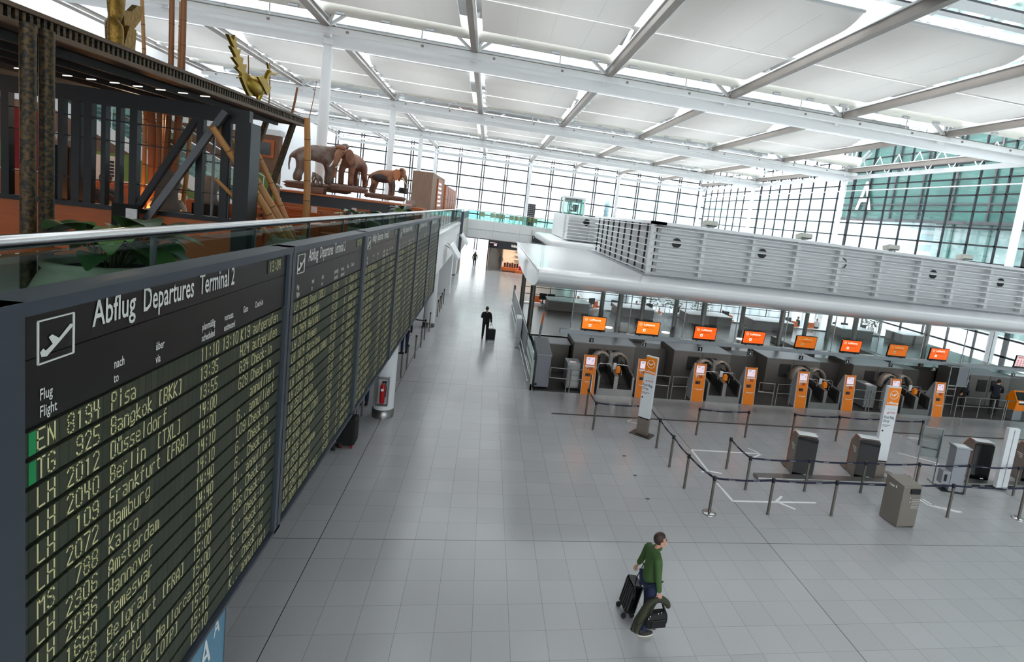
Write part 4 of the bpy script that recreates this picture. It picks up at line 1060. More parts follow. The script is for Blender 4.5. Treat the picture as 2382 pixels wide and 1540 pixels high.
for i, (x, w) in enumerate(((13.3, .5), (14.9, .55), (16.9, .6), (29.6, .5))):
    t = thing('potted_plant', 'leafy dark plant on the back counters, %s from the left' % ORD[i], 'plant', (x, 22.8, 1.27), 0, 'plants on the back counters')
    m = MB()
    for j in range(4): leafy(m, (x - .5 + .33 * j, 22.75, 1.95), (.2, .2, .5), 50, sz=.22, seed=i * 9 + j)
    m.build('foliage', 'leaf', t); m = MB()
    for j in range(4): m.tube([(x - .5 + .33 * j, 22.75, 1.27), (x - .5 + .33 * j, 22.75, 1.9)], .015, 5)
    m.build('stems', 'stem', t)
    MB().box(x - .65, 22.6, 1.27, x + .65, 22.85, 1.42).build('trough', 'white_paint', t, bevel=.01)
# ================================================================== queue lane on the hall floor
def queue_post(disc=False):
    t = thing('queue_post', 'x', 'post', (0, 0, 0))
    MB().lathe([(.036, .0), (.036, .9)], n=14).build('pole', 'post_steel', t)
    MB().lathe([(.044, .86), (.046, .88), (.046, .955), (.04, .965)], n=14).build('belt_head', 'iron', t)
    if disc: MB().lathe([(.17, 0), (.17, .015), (.14, .03), (.05, .04)], n=28).build('base_disc', 'chrome', t)
    else: MB().lathe([(.045, 0), (.045, .012)], n=14).build('floor_ring', 'steel', t)
    return t
qp = queue_post(); qd = queue_post(True)
POSTS = dict(a=(6.62, 7.82), b=(6.64, 6.57), b2=(8.45, 6.57), c=(8.45, 5.4), d=(8.45, 4.17), e=(8.45, 2.97), f=(8.66, 1.8), g=(10.25, 6.57), h=(12.06, 6.57), i=(10.25, 4.2), j=(10.25, 3.0), k=(10.25, 1.8),
             l=(12.05, 1.8), m=(12.05, 3.0), n=(13.86, 3.02), o=(15.7, 3.08), p=(17.5, 3.12), q=(19.3, 3.13), q2=(21.1, 3.13), r=(15.64, 1.85), s=(18.0, 1.85), t=(13.86, 6.62), u=(15.66, 6.65), v=(17.42, 6.68), w=(19.2, 6.7))
PL = dict(a='corner post nearest the first orange kiosk, with a clip sign', b='corner post beside the tall pylon sign left of the lane', b2='post just behind the nearer pylon sign', c='left fence post, first below the pylon sign', d='left fence post, second below the pylon sign', e='left fence post, third below the pylon sign',
          f='front corner post with a round silver foot', g='left post of the short two-post fence', h='right post of the short two-post fence', i='inner fence end post by the white floor arrow', j='inner fence corner post', k='front fence post, next right of the round-footed one', l='front fence post left of the taupe bin',
          m='inner fence post before the first self check-in machine', n='inner fence post before the second self check-in machine', o='inner fence post by the clear poster stand', p='inner fence post before the grey dispenser', q='inner fence post at the right edge', q2='inner fence post beyond the right edge', r='front fence post right of the taupe bin',
          s='front corner post with a round foot at the right edge', t='left end post of the three-belt fence near the kiosks', u='second post of the three-belt fence near the kiosks', v='third post of the three-belt fence, behind the tall pylon', w='right end post of the three-belt fence near the kiosks')
us = ud = False
for kx, (x, y) in POSTS.items():
    lab = 'steel queue post, ' + PL[kx]
    if kx in ('f', 's'):
        if not ud: place(qd, (x, y, 0)); qd['label'] = lab; qd['group'] = 'steel queue posts'; ud = True
        else: dup(qd, (x, y, 0), 0, lab)
    else:
        if not us: place(qp, (x, y, 0)); qp['label'] = lab; qp['group'] = 'steel queue posts'; us = True
        else: dup(qp, (x, y, 0), 0, lab)
BL = [('a', 'b'), ('b', 'b2'), ('b2', 'c'), ('c', 'd'), ('d', 'e'), ('e', 'f'), ('f', 'k'), ('k', 'l'), ('l', 'r'), ('r', 's'), ('i', 'j'), ('j', 'm'), ('m', 'n'), ('n', 'o'), ('o', 'p'), ('p', 'q'), ('q', 'q2'), ('g', 'h'), ('t', 'u'), ('u', 'v'), ('v', 'w')]
BN = dict(zip('a b b2 c d e f g h i j k l m n o p q q2 r s t u v w'.split(), ['kiosk corner', 'pylon corner', 'pylon', 'first left', 'second left', 'third left', 'round-footed', 'short fence left', 'short fence right', 'inner end', 'inner corner', 'front', 'bin-side', 'first machine', 'second machine', 'poster stand', 'dispenser', 'right edge', 'outermost', 'right of bin', 'right corner', 'upper left', 'upper second', 'upper third', 'upper right']))
for a, b in BL:
    pa, pb = Vector((*POSTS[a], .915)), Vector((*POSTS[b], .915)); d = (pb - pa).normalized(); pa += d * .04; pb -= d * .04
    nrm = Vector((-d.y, d.x, 0)) * .004
    t = thing('queue_belt', 'navy queue belt from the %s post to the %s post' % (BN[a], BN[b]), 'belt', (pa + pb) / 2, 0, 'navy queue belts')
    m = MB(); n = 8
    pts = [pa.lerp(pb, i / n) - Vector((0, 0, .035 * 4 * (i / n) * (1 - i / n))) for i in range(n + 1)]
    for p, q in zip(pts[:-1], pts[1:]): m.bar(p, q, .006, .05)
    m.build('webbing', 'belt_navy', t)
    m = MB()
    for f in (.28, .72):
        c = pa.lerp(pb, f) - Vector((0, 0, .035 * 4 * f * (1 - f)))
        for s in (-1, 1):
            for j in range(6):
                e = c + d * (j - 2.5) * .03 + nrm * s * 1.3; m.bar(e - d * .009, e + d * .009, .001, .014)
    m.build('woven_marks', 'text_grey', t)
# clip sign on post a
t = thing('clip_sign', 'upright grey clip sign with a bent top on the queue post nearest the first kiosk', 'sign', (6.62, 7.82, .9))
m = MB(); m.bar((6.64, 7.72, .86), (6.68, 7.9, 1.45), .2, .02, up=(1, 0, 0)); m.build('plate', 'steel_top', t)
m = MB().tube([(6.62, 7.82, .9), (6.64, 7.82, 1.3)], .02, 6); m.build('rod', 'steel', t)
# dark guide strip inlaid in the floor
o = MB().box(5.41, 7.74, .002, 27, 7.84, .008).build('guide_strip', 'tape_dark'); tag(o, 'long dark guide strip across the floor before the kiosks', 'floor strip')
o = MB()
# white tape arrows
def tape(nm, segs, lab, w=.07):
    m = MB()
    for (x0, y0, x1, y1) in segs: m.bar((x0, y0, .004), (x1, y1, .004), w, .004)
    tag(m.build(nm, 'tape_white'), lab, 'floor marking')
tape('floor_arrow', [(9.61, 5.37, 12.0, 5.31), (12.0, 5.31, 11.72, 5.69), (12.0, 5.31, 11.55, 5.0)], 'white tape arrow pointing right inside the queue lane')
tape('floor_arrow', [(9.61, 5.37, 9.58, 4.0), (9.58, 4.0, 9.35, 3.93), (9.58, 4.0, 9.96, 3.87)], 'white tape arrow with its stem up the left queue lane')
tape('floor_arrow', [(9.55, 3.3, 9.58, 2.38), (9.58, 2.38, 12.02, 2.41), (10.85, 2.42, 11.17, 2.69), (10.85, 2.42, 11.19, 2.06)], 'white tape arrow line bending along the front lane')
tape('floor_arrow', [(14.45, 7.5, 14.5, 7.62), (14.45, 7.5, 15.38, 7.2), (14.62, 7.45, 14.66, 7.6)], 'white tape arrow by the three-belt fence')
tape('floor_arrow', [(19.1, 7.3, 19.15, 7.55), (19.1, 7.38, 20.0, 7.35), (19.1, 7.38, 20.4, 7.05)], 'white tape arrow near the last orange kiosks')
tape('floor_arrow', [(15.62, 2.45, 15.58, 2.75), (15.75, 2.5, 15.72, 2.78), (15.62, 2.45, 16.3, 2.1), (15.78, 2.42, 16.4, 2.12)], 'double white tape arrow right of the taupe bin')
tape('floor_arrow', [(8.0, 7.45, 8.25, 7.6), (8.0, 7.45, 8.5, 7.25)], 'small white tape arrow behind the nearer pylon sign')
tape('floor_arrow', [(17.6, 5.9, 18.6, 5.2), (18.3, 5.0, 18.6, 5.2)], 'white tape stroke behind the grey dispenser')
# floor discs
for x, y, lab in ((7.25, 4.75, 'small dark floor disc, first in the row left of the lane'), (7.25, 3.58, 'small dark floor disc, second in the row left of the lane'), (7.25, 2.38, 'small dark floor disc, third in the row left of the lane')):
    o = MB().box(x - .045, y - .03, .001, x + .045, y + .03, .006).build('floor_plate', 'tape_dark'); tag(o, lab, 'floor plate', 'small dark floor plates')
for x, y, lab in ((15.9, 4.35, 'round dark floor socket left of the poster stand'), (17.9, 4.3, 'round reddish floor socket under the poster stand')):
    o = MB().lathe([(.14, .001), (.14, .006)], (x, y, 0), 20).build('floor_socket', 'track_brown'); tag(o, lab, 'floor plate')

# pylons
def pylon(lab, c, rz, logo=True, h=2.68, steel_foot=True, w=.42, plate=True):
    t = thing('pylon_sign', lab, 'sign', (c[0], c[1], 0), rz)
    M_ = WM[t.name]
    def P(m): m.v = [M_ @ q for q in m.v]; return m
    z0 = .55 if steel_foot else .02
    if plate: P(MB().box(-.36, -.24, 0, .36, .24, .02)).build('base_plate', 'steel_dark', t)
    P(MB().box(-w / 2, -.06, .02, w / 2, .06, z0)).build('foot', 'taupe_metal' if steel_foot else 'pylon_white', t)
    P(MB().box(-w / 2 + .005, -.055, z0 - .01, w / 2 - .005, .055, z0 + .05)).build('foot_joint', 'black', t)
    P(MB().box(-w / 2, -.06, z0 + .04, w / 2, .06, h)).build('panel', 'pylon_white', t, bevel=.006)
    if logo:
        P(MB().box(-w / 2 + .005, -.066, h - .58, w / 2 - .005, -.058, h - .03)).build('logo_panel', 'orange', t)
        m = MB(); c_ = Vector((0, -.07, h - .25)); u, v = Vector((1, 0, 0)), Vector((0, 0, 1))
        m.tube([c_ + (u * math.cos(q) + v * math.sin(q)) * .13 for q in (2 * PI * j / 28 for j in range(29))], .008, 6)
        for p, q in (((-.1, .03), (-.02, -.03)), ((-.02, -.03), (.0, -.01)), ((.0, -.01), (.1, .05)), ((-.06, -.01), (.0, -.035)), ((.0, -.035), (.05, .0))): m.bar(c_ + u * p[0] + v * p[1], c_ + u * q[0] + v * q[1], .02, .006, up=(0, 1, 0))
        words(m, 'Lufthansa', (-.19, -.071, h - .54), u, v, .085, .38); P(m).build('logo', 'text_white', t)
        m = MB(); words(m, 'Fast Bag', (-.18, -.063, h - 1.0), u, v, .085, .33); words(m, 'Drop', (-.18, -.063, h - 1.12), u, v, .085, .2)
        for k_ in (0, 1): m.box(-.18, -.064, h - 1.22 - .04 * k_, .08 - .08 * k_, -.062, h - 1.208 - .04 * k_)
        m.box(-.17, -.064, h - 1.42, -.12, -.062, h - 1.37); P(m).build('lettering', 'text_dark', t)
        m = MB(); words(m, 'SWISS', (-.04, -.063, h - .84), u, v, .055, .2); m.prism([(-.12, -.062, h - .85), (-.06, -.062, h - .85), (-.06, -.062, h - .79)], (0, -.003, 0)); P(m).build('red_lettering', 'text_red', t)
        m = MB(); words(m, 'Austrian', (-.12, -.063, h - .72), u, v, .055, .28); P(m).build('grey_lettering', 'text_grey', t)
    else:
        P(MB().box(-.012, -.066, .1, .012, -.058, h - .05)).build('groove', 'plastic_grey', t)
    return t
pylon('white pylon sign with an orange airline head, nearer one beside the left fence', (8.27, 6.4), -.72, h=2.66, w=.4)
pylon('white pylon sign with an orange airline head between the self check-in machines', (15.15, 3.98), -.06, h=2.95)
pylon('plain white pylon at the right edge with a vertical groove', (19.25, 3.52), -.1, False, 2.03, False, .38, False)
# self check-in machines
def machine():
    t = thing('self_check_in_machine', 'x', 'kiosk', (0, 0, 0))
    # seen from behind: rounded grey side, black back
    m = MB(); m.prism([(-.3, .55, .02), (-.3, .02, .02), (-.3, 0, .9), (-.3, .02, 1.22), (-.3, .12, 1.28), (-.3, .3, 1.28), (-.3, .52, 1.02), (-.3, .56, .6)], (.6, 0, 0)); m.build('body', 'taupe_metal', t, bevel=.012)
    m = MB(); m.prism([(-.3, -.02, .04), (.3, -.02, .04), (.3, -.02, 1.2), (.26, -.02, 1.235), (-.26, -.02, 1.235), (-.3, -.02, 1.2)], (0, .03, 0)); m.build('back_cover', 'black_gloss', t)
    m = MB()
    pts = [(-.305, .56, .04), (-.305, .57, .6), (-.305, .53, 1.03), (-.305, .31, 1.29), (-.305, .1, 1.29)]
    m.tube(pts, .01, 6); m.build('red_trim', 'orange_deep', t)
    m = MB().box(-.28, .03, 1.28, .28, .3, 1.3); m.build('top_cover', 'white_gloss', t)
    MB().box(-.35, .55, 0, .3, .95, .02).build('foot_plate', 'steel_dark', t)
    MB().box(.04, -.025, .07, .14, -.018, .11).build('rating_label', 'text_white', t)
    m = MB()
    for r in range(3): m.box(-.304, .15, .88 - .06 * r, -.3, .4 - .06 * r, .9 - .06 * r)
    m.build('side_lettering', 'text_white', t)
    return t
mc = machine()
for i, (x, y, lab) in enumerate(((12.5, 3.84, 'dark self check-in machine seen from behind, leftmost'), (14.6, 3.84, 'dark self check-in machine seen from behind, left of the tall pylon'), (19.0, 4.06, 'dark self check-in machine behind the grey dispenser'), (21.0, 4.0, 'dark self check-in machine at the right edge behind the plain pylon'))):
    if i == 0: place(mc, (x, y, 0), -.25); mc['label'] = lab; mc['group'] = 'self check-in machines'
    else: dup(mc, (x, y, 0), -.25, lab)
o = MB().box(10.9, 3.5, 0, 15.75, 3.82, .1); t = thing('cable_platform', 'low steel cable platform in front of the self check-in machines', 'platform', (13, 3.6, 0)); o.build('body', 'steel', t, bevel=.02)
o = MB().box(17.9, 3.62, 0, 22.5, 3.9, .1); t = thing('cable_platform', 'low steel cable platform at the right edge', 'platform', (20, 3.7, 0)); o.build('body', 'steel', t, bevel=.02)
m = MB()
for x in (18.3, 18.8, 19.6): m.box(x, 3.6, .03, x + .3, 3.62, .08)
m.build('cable_openings', 'black', t)
# poster stand
t = thing('poster_stand', 'clear poster stand with blank glass panel on two thin legs', 'stand', (16.65, 3.8, 0))
m = MB()
for x, y in ((16.42, 3.88), (16.98, 3.74)):
    m.bar((x, y, .0), (x, y, 1.78), .025, .02); m.bar((x - .1, y - .3, .02), (x + .1, y + .3, .02), .04, .02)
m.bar((16.42, 3.88, 1.78), (16.98, 3.74, 1.78), .025, .02); m.bar((16.42, 3.88, .82), (16.98, 3.74, .82), .02, .02); m.build('frame', 'steel_top', t)
m = MB(); d = Vector((.56, -.14, 0)); m.prism([Vector((16.42, 3.88, .84)), Vector((16.42, 3.88, 1.77)), Vector((16.42, 3.88, 1.77)) + d, Vector((16.42, 3.88, .84)) + d], (.004, .012, 0)); m.build('panel', 'pane_poster', t)
# grey dispenser
t = thing('dispenser', 'grey box dispenser with a low side tray behind the inner fence', 'dispenser', (17.3, 3.35, 0), -.25)
M_ = WM[t.name]
def PP(m): m.v = [M_ @ q for q in m.v]; return m
PP(MB().box(-.2, -.14, .02, .2, .2, 1.38)).build('body', 'plastic_grey', t, bevel=.012); PP(MB().box(-.24, -.16, 1.38, .24, .22, 1.43)).build('lid', 'steel_top', t, bevel=.008)
PP(MB().box(-.17, -.12, 1.43, .17, .15, 1.434)).build('tray', 'pylon_white', t); PP(MB().box(-.44, -.12, .2, -.2, .12, .62)).build('side_bin', 'plastic_grey', t, bevel=.012)
PP(MB().box(-.38, -.126, .3, -.3, -.12, .52)).build('slot', 'black', t); PP(MB().box(-.42, -.2, 0, .24, .24, .03)).build('base_plate', 'black', t)
# taupe bin
t = thing('recycling_bin', 'taupe metal waste bin with slanted lid at the front of the queue', 'bin', (13.85, 1.55, 0))
m = MB(); m.prism([(13.56, 1.3, .02), (13.52, 1.86, .02), (13.52, 1.86, 1.19), (13.56, 1.3, 1.13)], (.56, .03, 0)); m.build('body', 'bin_taupe', t, bevel=.03)
m = MB().box(13.58, 1.35, 0, 14.1, 1.83, .03); m.build('plinth', 'black', t)
m = MB(); m.box(13.78, 1.285, .93, 14.05, 1.32, 1.06); m.build('drop_opening', 'black', t)
m = MB()
for q in range(6): m.box(13.86 if q > 1 else 13.84, 1.293, .78 - .045 * q, 14.06, 1.305, .79 - .045 * q)
m.ell((13.8, 1.298, .82), (.014, .006, .02), 8); m.ell((13.8, 1.298, .72), (.02, .006, .02), 8)
m.build('front_print', 'text_grey', t)
m = MB(); m.box(13.525, 1.5, .98, 13.54, 1.52, 1.04); m.box(13.525, 1.58, .99, 13.54, 1.74, 1.005); m.box(13.525, 1.58, .965, 13.54, 1.7, .975); m.build('side_print', 'text_white', t)

# posts and rails below the gallery on the left
dk = None
for i, (x, y) in enumerate(((-.6, 6.7), (-.05, 10.5), (.0, 11.6), (.1, 13.2), (.12, 15.0), (.12, 16.4), (.15, 18.2), (.2, 22.0), (.2, 23.4), (.2, 24.6), (.2, 26.2))):
    lab = 'slim dark queue post under the gallery edge, %s from the camera' % ORD[i]
    if dk is None:
        dk = thing('queue_post', lab, 'post', (0, 0, 0), 0, 'dark queue posts under the gallery'); MB().tube([(0, 0, 0), (0, 0, 1.0)], .03, 10).build('pole', 'post_steel', dk); MB().lathe([(.04, .94), (.04, 1.02)], n=10).build('belt_head', 'iron', dk); place(dk, (x, y, 0))
    else: dup(dk, (x, y, 0), 0, lab)
t = thing('queue_belt', 'dark queue belt along the posts under the gallery', 'belt', (.15, 24, .95))
m = MB(); m.bar((.2, 22, .96), (.2, 26.2, .96), .006, .05); m.bar((.12, 16.4, .96), (-.5, 16.6, .93), .006, .05); m.bar((-.05, 10.5, .96), (-.6, 10.6, .96), .006, .05); m.build('webbing', 'black', t)
o = MB().box(-.62, 11.0, .5, -.58, 11.6, .95).build('lane_sign', 'plastic_grey'); tag(o, 'small grey sign panel on the dark posts under the gallery', 'sign')

# ================================================================== flight boards
XB = .5
D = [ [('EN', '8194', 'Pisa', '11:10', '13:10', 'K19', 'aufgerufen', 1), ('TG', '925', 'Bangkok (BKK)', '13:35', '', 'H24', 'aufgerufen', 1), ('LH', '2012', 'Düsseldorf', '13:55', '', 'G34', 'Check-in', 0), ('LH', '2040', 'Berlin  (TXL)', '14:00', '', 'G28', 'Check-in', 0),
  ('LH', '109', 'Frankfurt (FRA)', '14:00', '', '', 'annulliert', 0), ('LH', '2072', 'Hamburg', '14:10', '', 'G..', 'annulliert', 0), ('MS', '788', 'Kairo', '14:10', '', 'L09', 'Check-in', 0), ('LH', '2306', 'Amsterdam', '14:40', '', 'G..', 'Check-in', 0), ('LH', '2096', 'Hannover', '14:40', '', 'G..', 'Check-in', 0),
  ('LH', '1660', 'Temeswar', '14:45', '', 'H..', 'annulliert', 0), ('LH', '1728', 'Belgrad', '15:00', '', 'H..', 'Check-in', 0), ('LH', '111', 'Frankfurt (FRA)', '15:00', '', 'G26', 'Check-in', 0), ('LH', '1804', 'Madrid', '15:00', '', 'K..', 'Check-in', 0), ('LH', '1662', 'Palma de Mallorca', '15:00', '', 'G..', 'Check-in', 0), ('LH', '1654', 'Bukarest (OTP)', '15:05', '', 'K..', 'Check-in', 0), ('LH', '1694', 'Prag', '15:10', '', 'H..', 'Check-in', 0), ('LH', '2252', 'Nizza', '15:10', '', 'K..', 'annulliert', 0)],
 [('LH', n_, d_, t_, '', g_, s_, 0) for n_, d_, t_, g_, s_ in (('2398', 'Basel (BSL)', '15:15', 'G..', 'Check-in'), ('2126', 'Dresden', '15:20', 'G..', 'Check-in'), ('2464', 'Helsinki', '15:20', 'K..', 'annulliert'), ('2112', 'Bremen', '15:25', 'K..', 'Check-in'), ('1814', 'Barcelona', '15:30', 'G..', 'Check-in'), ('2418', 'Stockholm (ARN)', '15:30', 'H..', 'Check-in'), ('1664', 'Sibiu', '15:35', 'G..', 'Check-in'), ('2370', 'Zürich', '15:35', 'H..', 'Check-in'), ('2510', 'Dublin', '15:35', 'H..', 'Check-in'), ('2502', 'Manchester', '15:45', 'G..', 'Check-in'), ('2234', 'Paris (CDG)', '15:45', 'G..', 'Check-in'), ('2148', 'Stuttgart', '15:45', 'G..', 'annulliert'), ('1826', 'Bilbao', '15:50', 'K..', 'Check-in'), ('2510', 'Birmingham', '15:50', 'H..', 'Check-in'), ('2230', 'Brüssel', '15:50', 'G..', 'Check-in'), ('2247', 'Nantes', '15:50', 'G..', 'annulliert'), ('2044', 'Berlin  (TXL)', '16:00', 'G..', 'Check-in'))] ]
cities = 'Nürnberg;Köln;Malpensa;Moskau;Genf;Wien;Graz;Turin;Oslo;Krakau;Venedig;Warschau;Rom;Lyon;Bologna;London;Budapest'.replace('ü', 'ü').split(';')
for b in range(4):
    rows = []
    for r in range(17):
        if b == 2 and r < 3 or b == 3 and r < 9: rows.append(None); continue
        rows.append(('LH', str(1600 + (r * 137 + b * 311) % 900), cities[(r * 5 + b * 3) % 17], '%02d:%02d' % (16 + (b + r // 9) % 5, (r * 5 + b * 10) % 60), '', 'GHK'[(r + b) % 3] + '..', 'annulliert' if (r + b) % 5 == 2 else 'Check-in', 0))
    D.append(rows)
names = ['nearest the camera, with the flight to Pisa on top', 'second from the camera, with Basel on top', 'third from the camera', 'fourth from the camera', 'fifth from the camera', 'sixth and farthest of the connected row']
U, V = Vector((0, 1, 0)), Vector((0, 0, 1))
for b in range(6):
    ya = -6.93 + 3.63 * b if b else -6.95; yb = -6.93 + 3.63 * (b + 1) + .03
    if b == 0: ya = -6.98
    t = thing('departure_board', 'black split-flap departure board, ' + names[b], 'departure board', (XB, ya, 2.7), 0, 'split-flap departure boards')
    m = MB(); f0, f1 = (.2, .12) if b == 0 else (.1, .12)
    m.box(.3, ya, 2.68, XB, ya + f0, 6.08); m.box(.3, yb - f1 + .01, 2.68, XB, yb - .012, 6.08); m.box(.28, ya, 6.01, XB + .01, yb - .012, 6.08); m.box(.3, ya, 2.68, XB, yb - .012, 2.72)
    m.box(.3, ya, 2.72, .36, yb - .02, 6.02); m.build('frame', 'board_frame', t)
    yi, yj_ = ya + f0, yb - f1 + .01
    m = MB(); m.box(.4, yi, 5.78, XB - .03, yj_, 6.01); m.box(.4, yi, 5.73 - .3, XB - .03, yj_, 5.775); m.box(.4, yi, 2.72, XB - .06, yj_, 5.43)
    m.build('header_panel', 'board_black', t)
    x = XB - .026; o_ = -6.66 + 3.63 * b
    m = MB()
    words(m, 'Abflug', (x, o_ + .36, 5.85), U, V, .165, .37); words(m, 'Departures', (x, o_ + .8, 5.85), U, V, .165, .6); words(m, 'Terminal 2', (x, o_ + 1.48, 5.85), U, V, .165, .57)
    for t_, yo, z in (('Flug', 0, 5.55), ('Flight', 0, 5.46), ('nach', .54, 5.55), ('to', .54, 5.46), ('über', .95, 5.55), ('via', .95, 5.46), ('planmäßig', 1.54, 5.55), ('scheduled', 1.54, 5.46), ('vorauss.', 1.9, 5.55), ('estimated', 1.9, 5.46), ('Gate', 2.25, 5.55), ('Check-In', 2.5, 5.55)):
        words(m, t_, (x, o_ + yo, z), U, V, .062, xs=.6)
    m.build('header_lettering', 'letter_white', t)
    m = MB(); a, c0 = o_ - .01, 5.74
    for p, q in (((a, c0), (a + .23, c0)), ((a, c0 + .22), (a + .23, c0 + .22)), ((a, c0), (a, c0 + .22)), ((a + .23, c0), (a + .23, c0 + .22))): m.bar((x, p[0], p[1]), (x, q[0], q[1]), .008, .006, up=(1, 0, 0))
    pl = [(.012, .06), (.03, .075), (.045, .06), (.09, .085), (.065, .125), (.085, .135), (.13, .105), (.205, .165), (.222, .16), (.215, .145), (.13, .085), (.05, .03), (.02, .035)]
    m.prism([(x, a + p, c0 + q) for p, q in pl], (.003, 0, 0)); m.build('take_off_symbol', 'letter_white', t)
    m = MB(); 
    if b < 4: flap_text(m, '13:04', o_ + 2.8, 5.865, .06, .1, x + .004)
    MB().box(x - .01, o_ + 2.76, 5.845, x + .002, o_ + 3.12, 5.985).build('clock_window', 'flap_leaves', t)
    if b < 4: m.build('clock_digits', 'flap_letter', t)
    for r, row in enumerate(D[b]):
        z = 5.287 - .157 * r
        s_ = MB().box(XB - .06, yi + .03, z - .012, XB - .035, yj_ - .03, z + .118).build('flap_row', 'flap_leaves', t)
        if row:
            al, num, dest, tm, est, gate_, st, g = row
            m = MB(); xx = XB - .0335; P_ = .0655
            flap_text(m, al, o_, z, P_, .108, xx); flap_text(m, num, o_ + (7 - len(num)) * P_, z, P_, .108, xx); flap_text(m, dest, o_ + .54, z, .0595, .108, xx); flap_text(m, tm, o_ + 1.56, z, .0595, .108, xx)
            if est: flap_text(m, est, o_ + 1.91, z, .0595, .108, xx)
            flap_text(m, gate_, o_ + 2.25, z, .068, .108, xx); flap_text(m, st, o_ + 2.51, z, .062, .108, xx)
            m.build('flap_lettering', 'flap_letter', s_)
            if g: MB().box(XB - .036, o_ - .055, z - .01, XB - .033, o_ - .01, z + .112).build('green_lamp', 'flap_green', s_)
# second group of boards far down the gallery
t = thing('departure_board', 'far group of grey flight boards beyond the tilted light boxes', 'departure board', (.5, 42, 2.6))
MB().box(.3, 36.5, 2.7, .5, 48.5, 6.1).build('frame', 'board_frame', t)
m = MB()
for q in range(17): m.box(.5, 37.2, 2.85 + .157 * q, .51, 48.3, 2.95 + .157 * q)
m.build('flap_rows', 'duct_cream', t)
m = MB(); m.box(.495, 36.5, 2.7, .515, 37.2, 6.1)
for q in range(1, 4): m.box(.505, 37.2 + 3.6 * q - .08, 2.7, .515, 37.2 + 3.6 * q, 6.1)
m.build('dividers', 'mullion', t)
# blue advertising panel under the first board
t = thing('advertising_panel', 'pale blue advertising panel just below the nearest departure board', 'poster', (.2, -4.3, 0))
MB().box(.1, -5.6, 0, .3, -4.05, 2.62).build('panel', 'poster_blue', t); m = MB().box(.09, -4.06, 0, .31, -4.02, 2.64); m.build('frame', 'steel', t)
m = MB(); words(m, 'A', (.304, -4.55, 1.98), U, V, .3, .2); words(m, 'A', (.304, -4.3, 2.15), U, V, .2, .12); m.build('lettering', 'text_white', t)
# ================================================================== people
SK = []
class Skin:
    def __init__(s): s.n = []; s.e = []; s.r = []
    def node(s, p, r, parent=None):
        s.n.append(Vector(p)); s.r.append(r if isinstance(r, tuple) else (r, r)); i = len(s.n) - 1
        if parent is not None: s.e.append((parent, i))
        return i
    def chain(s, start, items):
        for p, r in items: start = s.node(p, r, start)
        return start
    def build(s, name, mats, parent, extra=None, sub=2):
        """one continuous skinned mesh; extra is further geometry joined into the same mesh"""
        me = bpy.data.meshes.new(name)
        inv = WM[parent.name].inverted() @ s.M
        me.from_pydata([tuple(inv @ q) for q in s.n], s.e, [])
        o = bpy.data.objects.new(name, me); COL.objects.link(o); o.parent = parent; WM[o.name] = WM[parent.name]
        sk = o.modifiers.new('skin', 'SKIN'); sk.use_smooth_shade = True; sk.branch_smoothing = .6
        ss = o.modifiers.new('sub', 'SUBSURF'); ss.levels = sub; ss.render_levels = sub
        for i, l in enumerate(me.skin_vertices[0].data): l.radius = s.r[i]; l.use_root = (i == 0)
        if isinstance(mats, str): mats = [mats]
        if extra: extra.v = [WM[parent.name].inverted() @ q for q in extra.v]
        SK.append((o, mats, extra)); return o
def finish_skins():
    dg = bpy.context.evaluated_depsgraph_get()
    out = []
    for o, mats, ex in SK: out.append(bpy.data.meshes.new_from_object(o.evaluated_get(dg)))
    for (o, mats, ex), me in zip(SK, out):
        o.modifiers.clear()
        vs = [tuple(v.co) for v in me.vertices]; fs = [tuple(p.vertices) for p in me.polygons]; mi = [0] * len(fs)
        if ex:
            b = len(vs); vs += [tuple(q) for q in ex.v]; fs += [tuple(b + i for i in f) for f in ex.f]; mi += ex.m
        nm = bpy.data.meshes.new(o.name); nm.from_pydata(vs, [], fs)
        for q in mats: nm.materials.append(MATS[q])
        nm.polygons.foreach_set('material_index', mi); nm.polygons.foreach_set('use_smooth', [True] * len(fs)); nm.update()
        o.data = nm; bpy.data.meshes.remove(me)

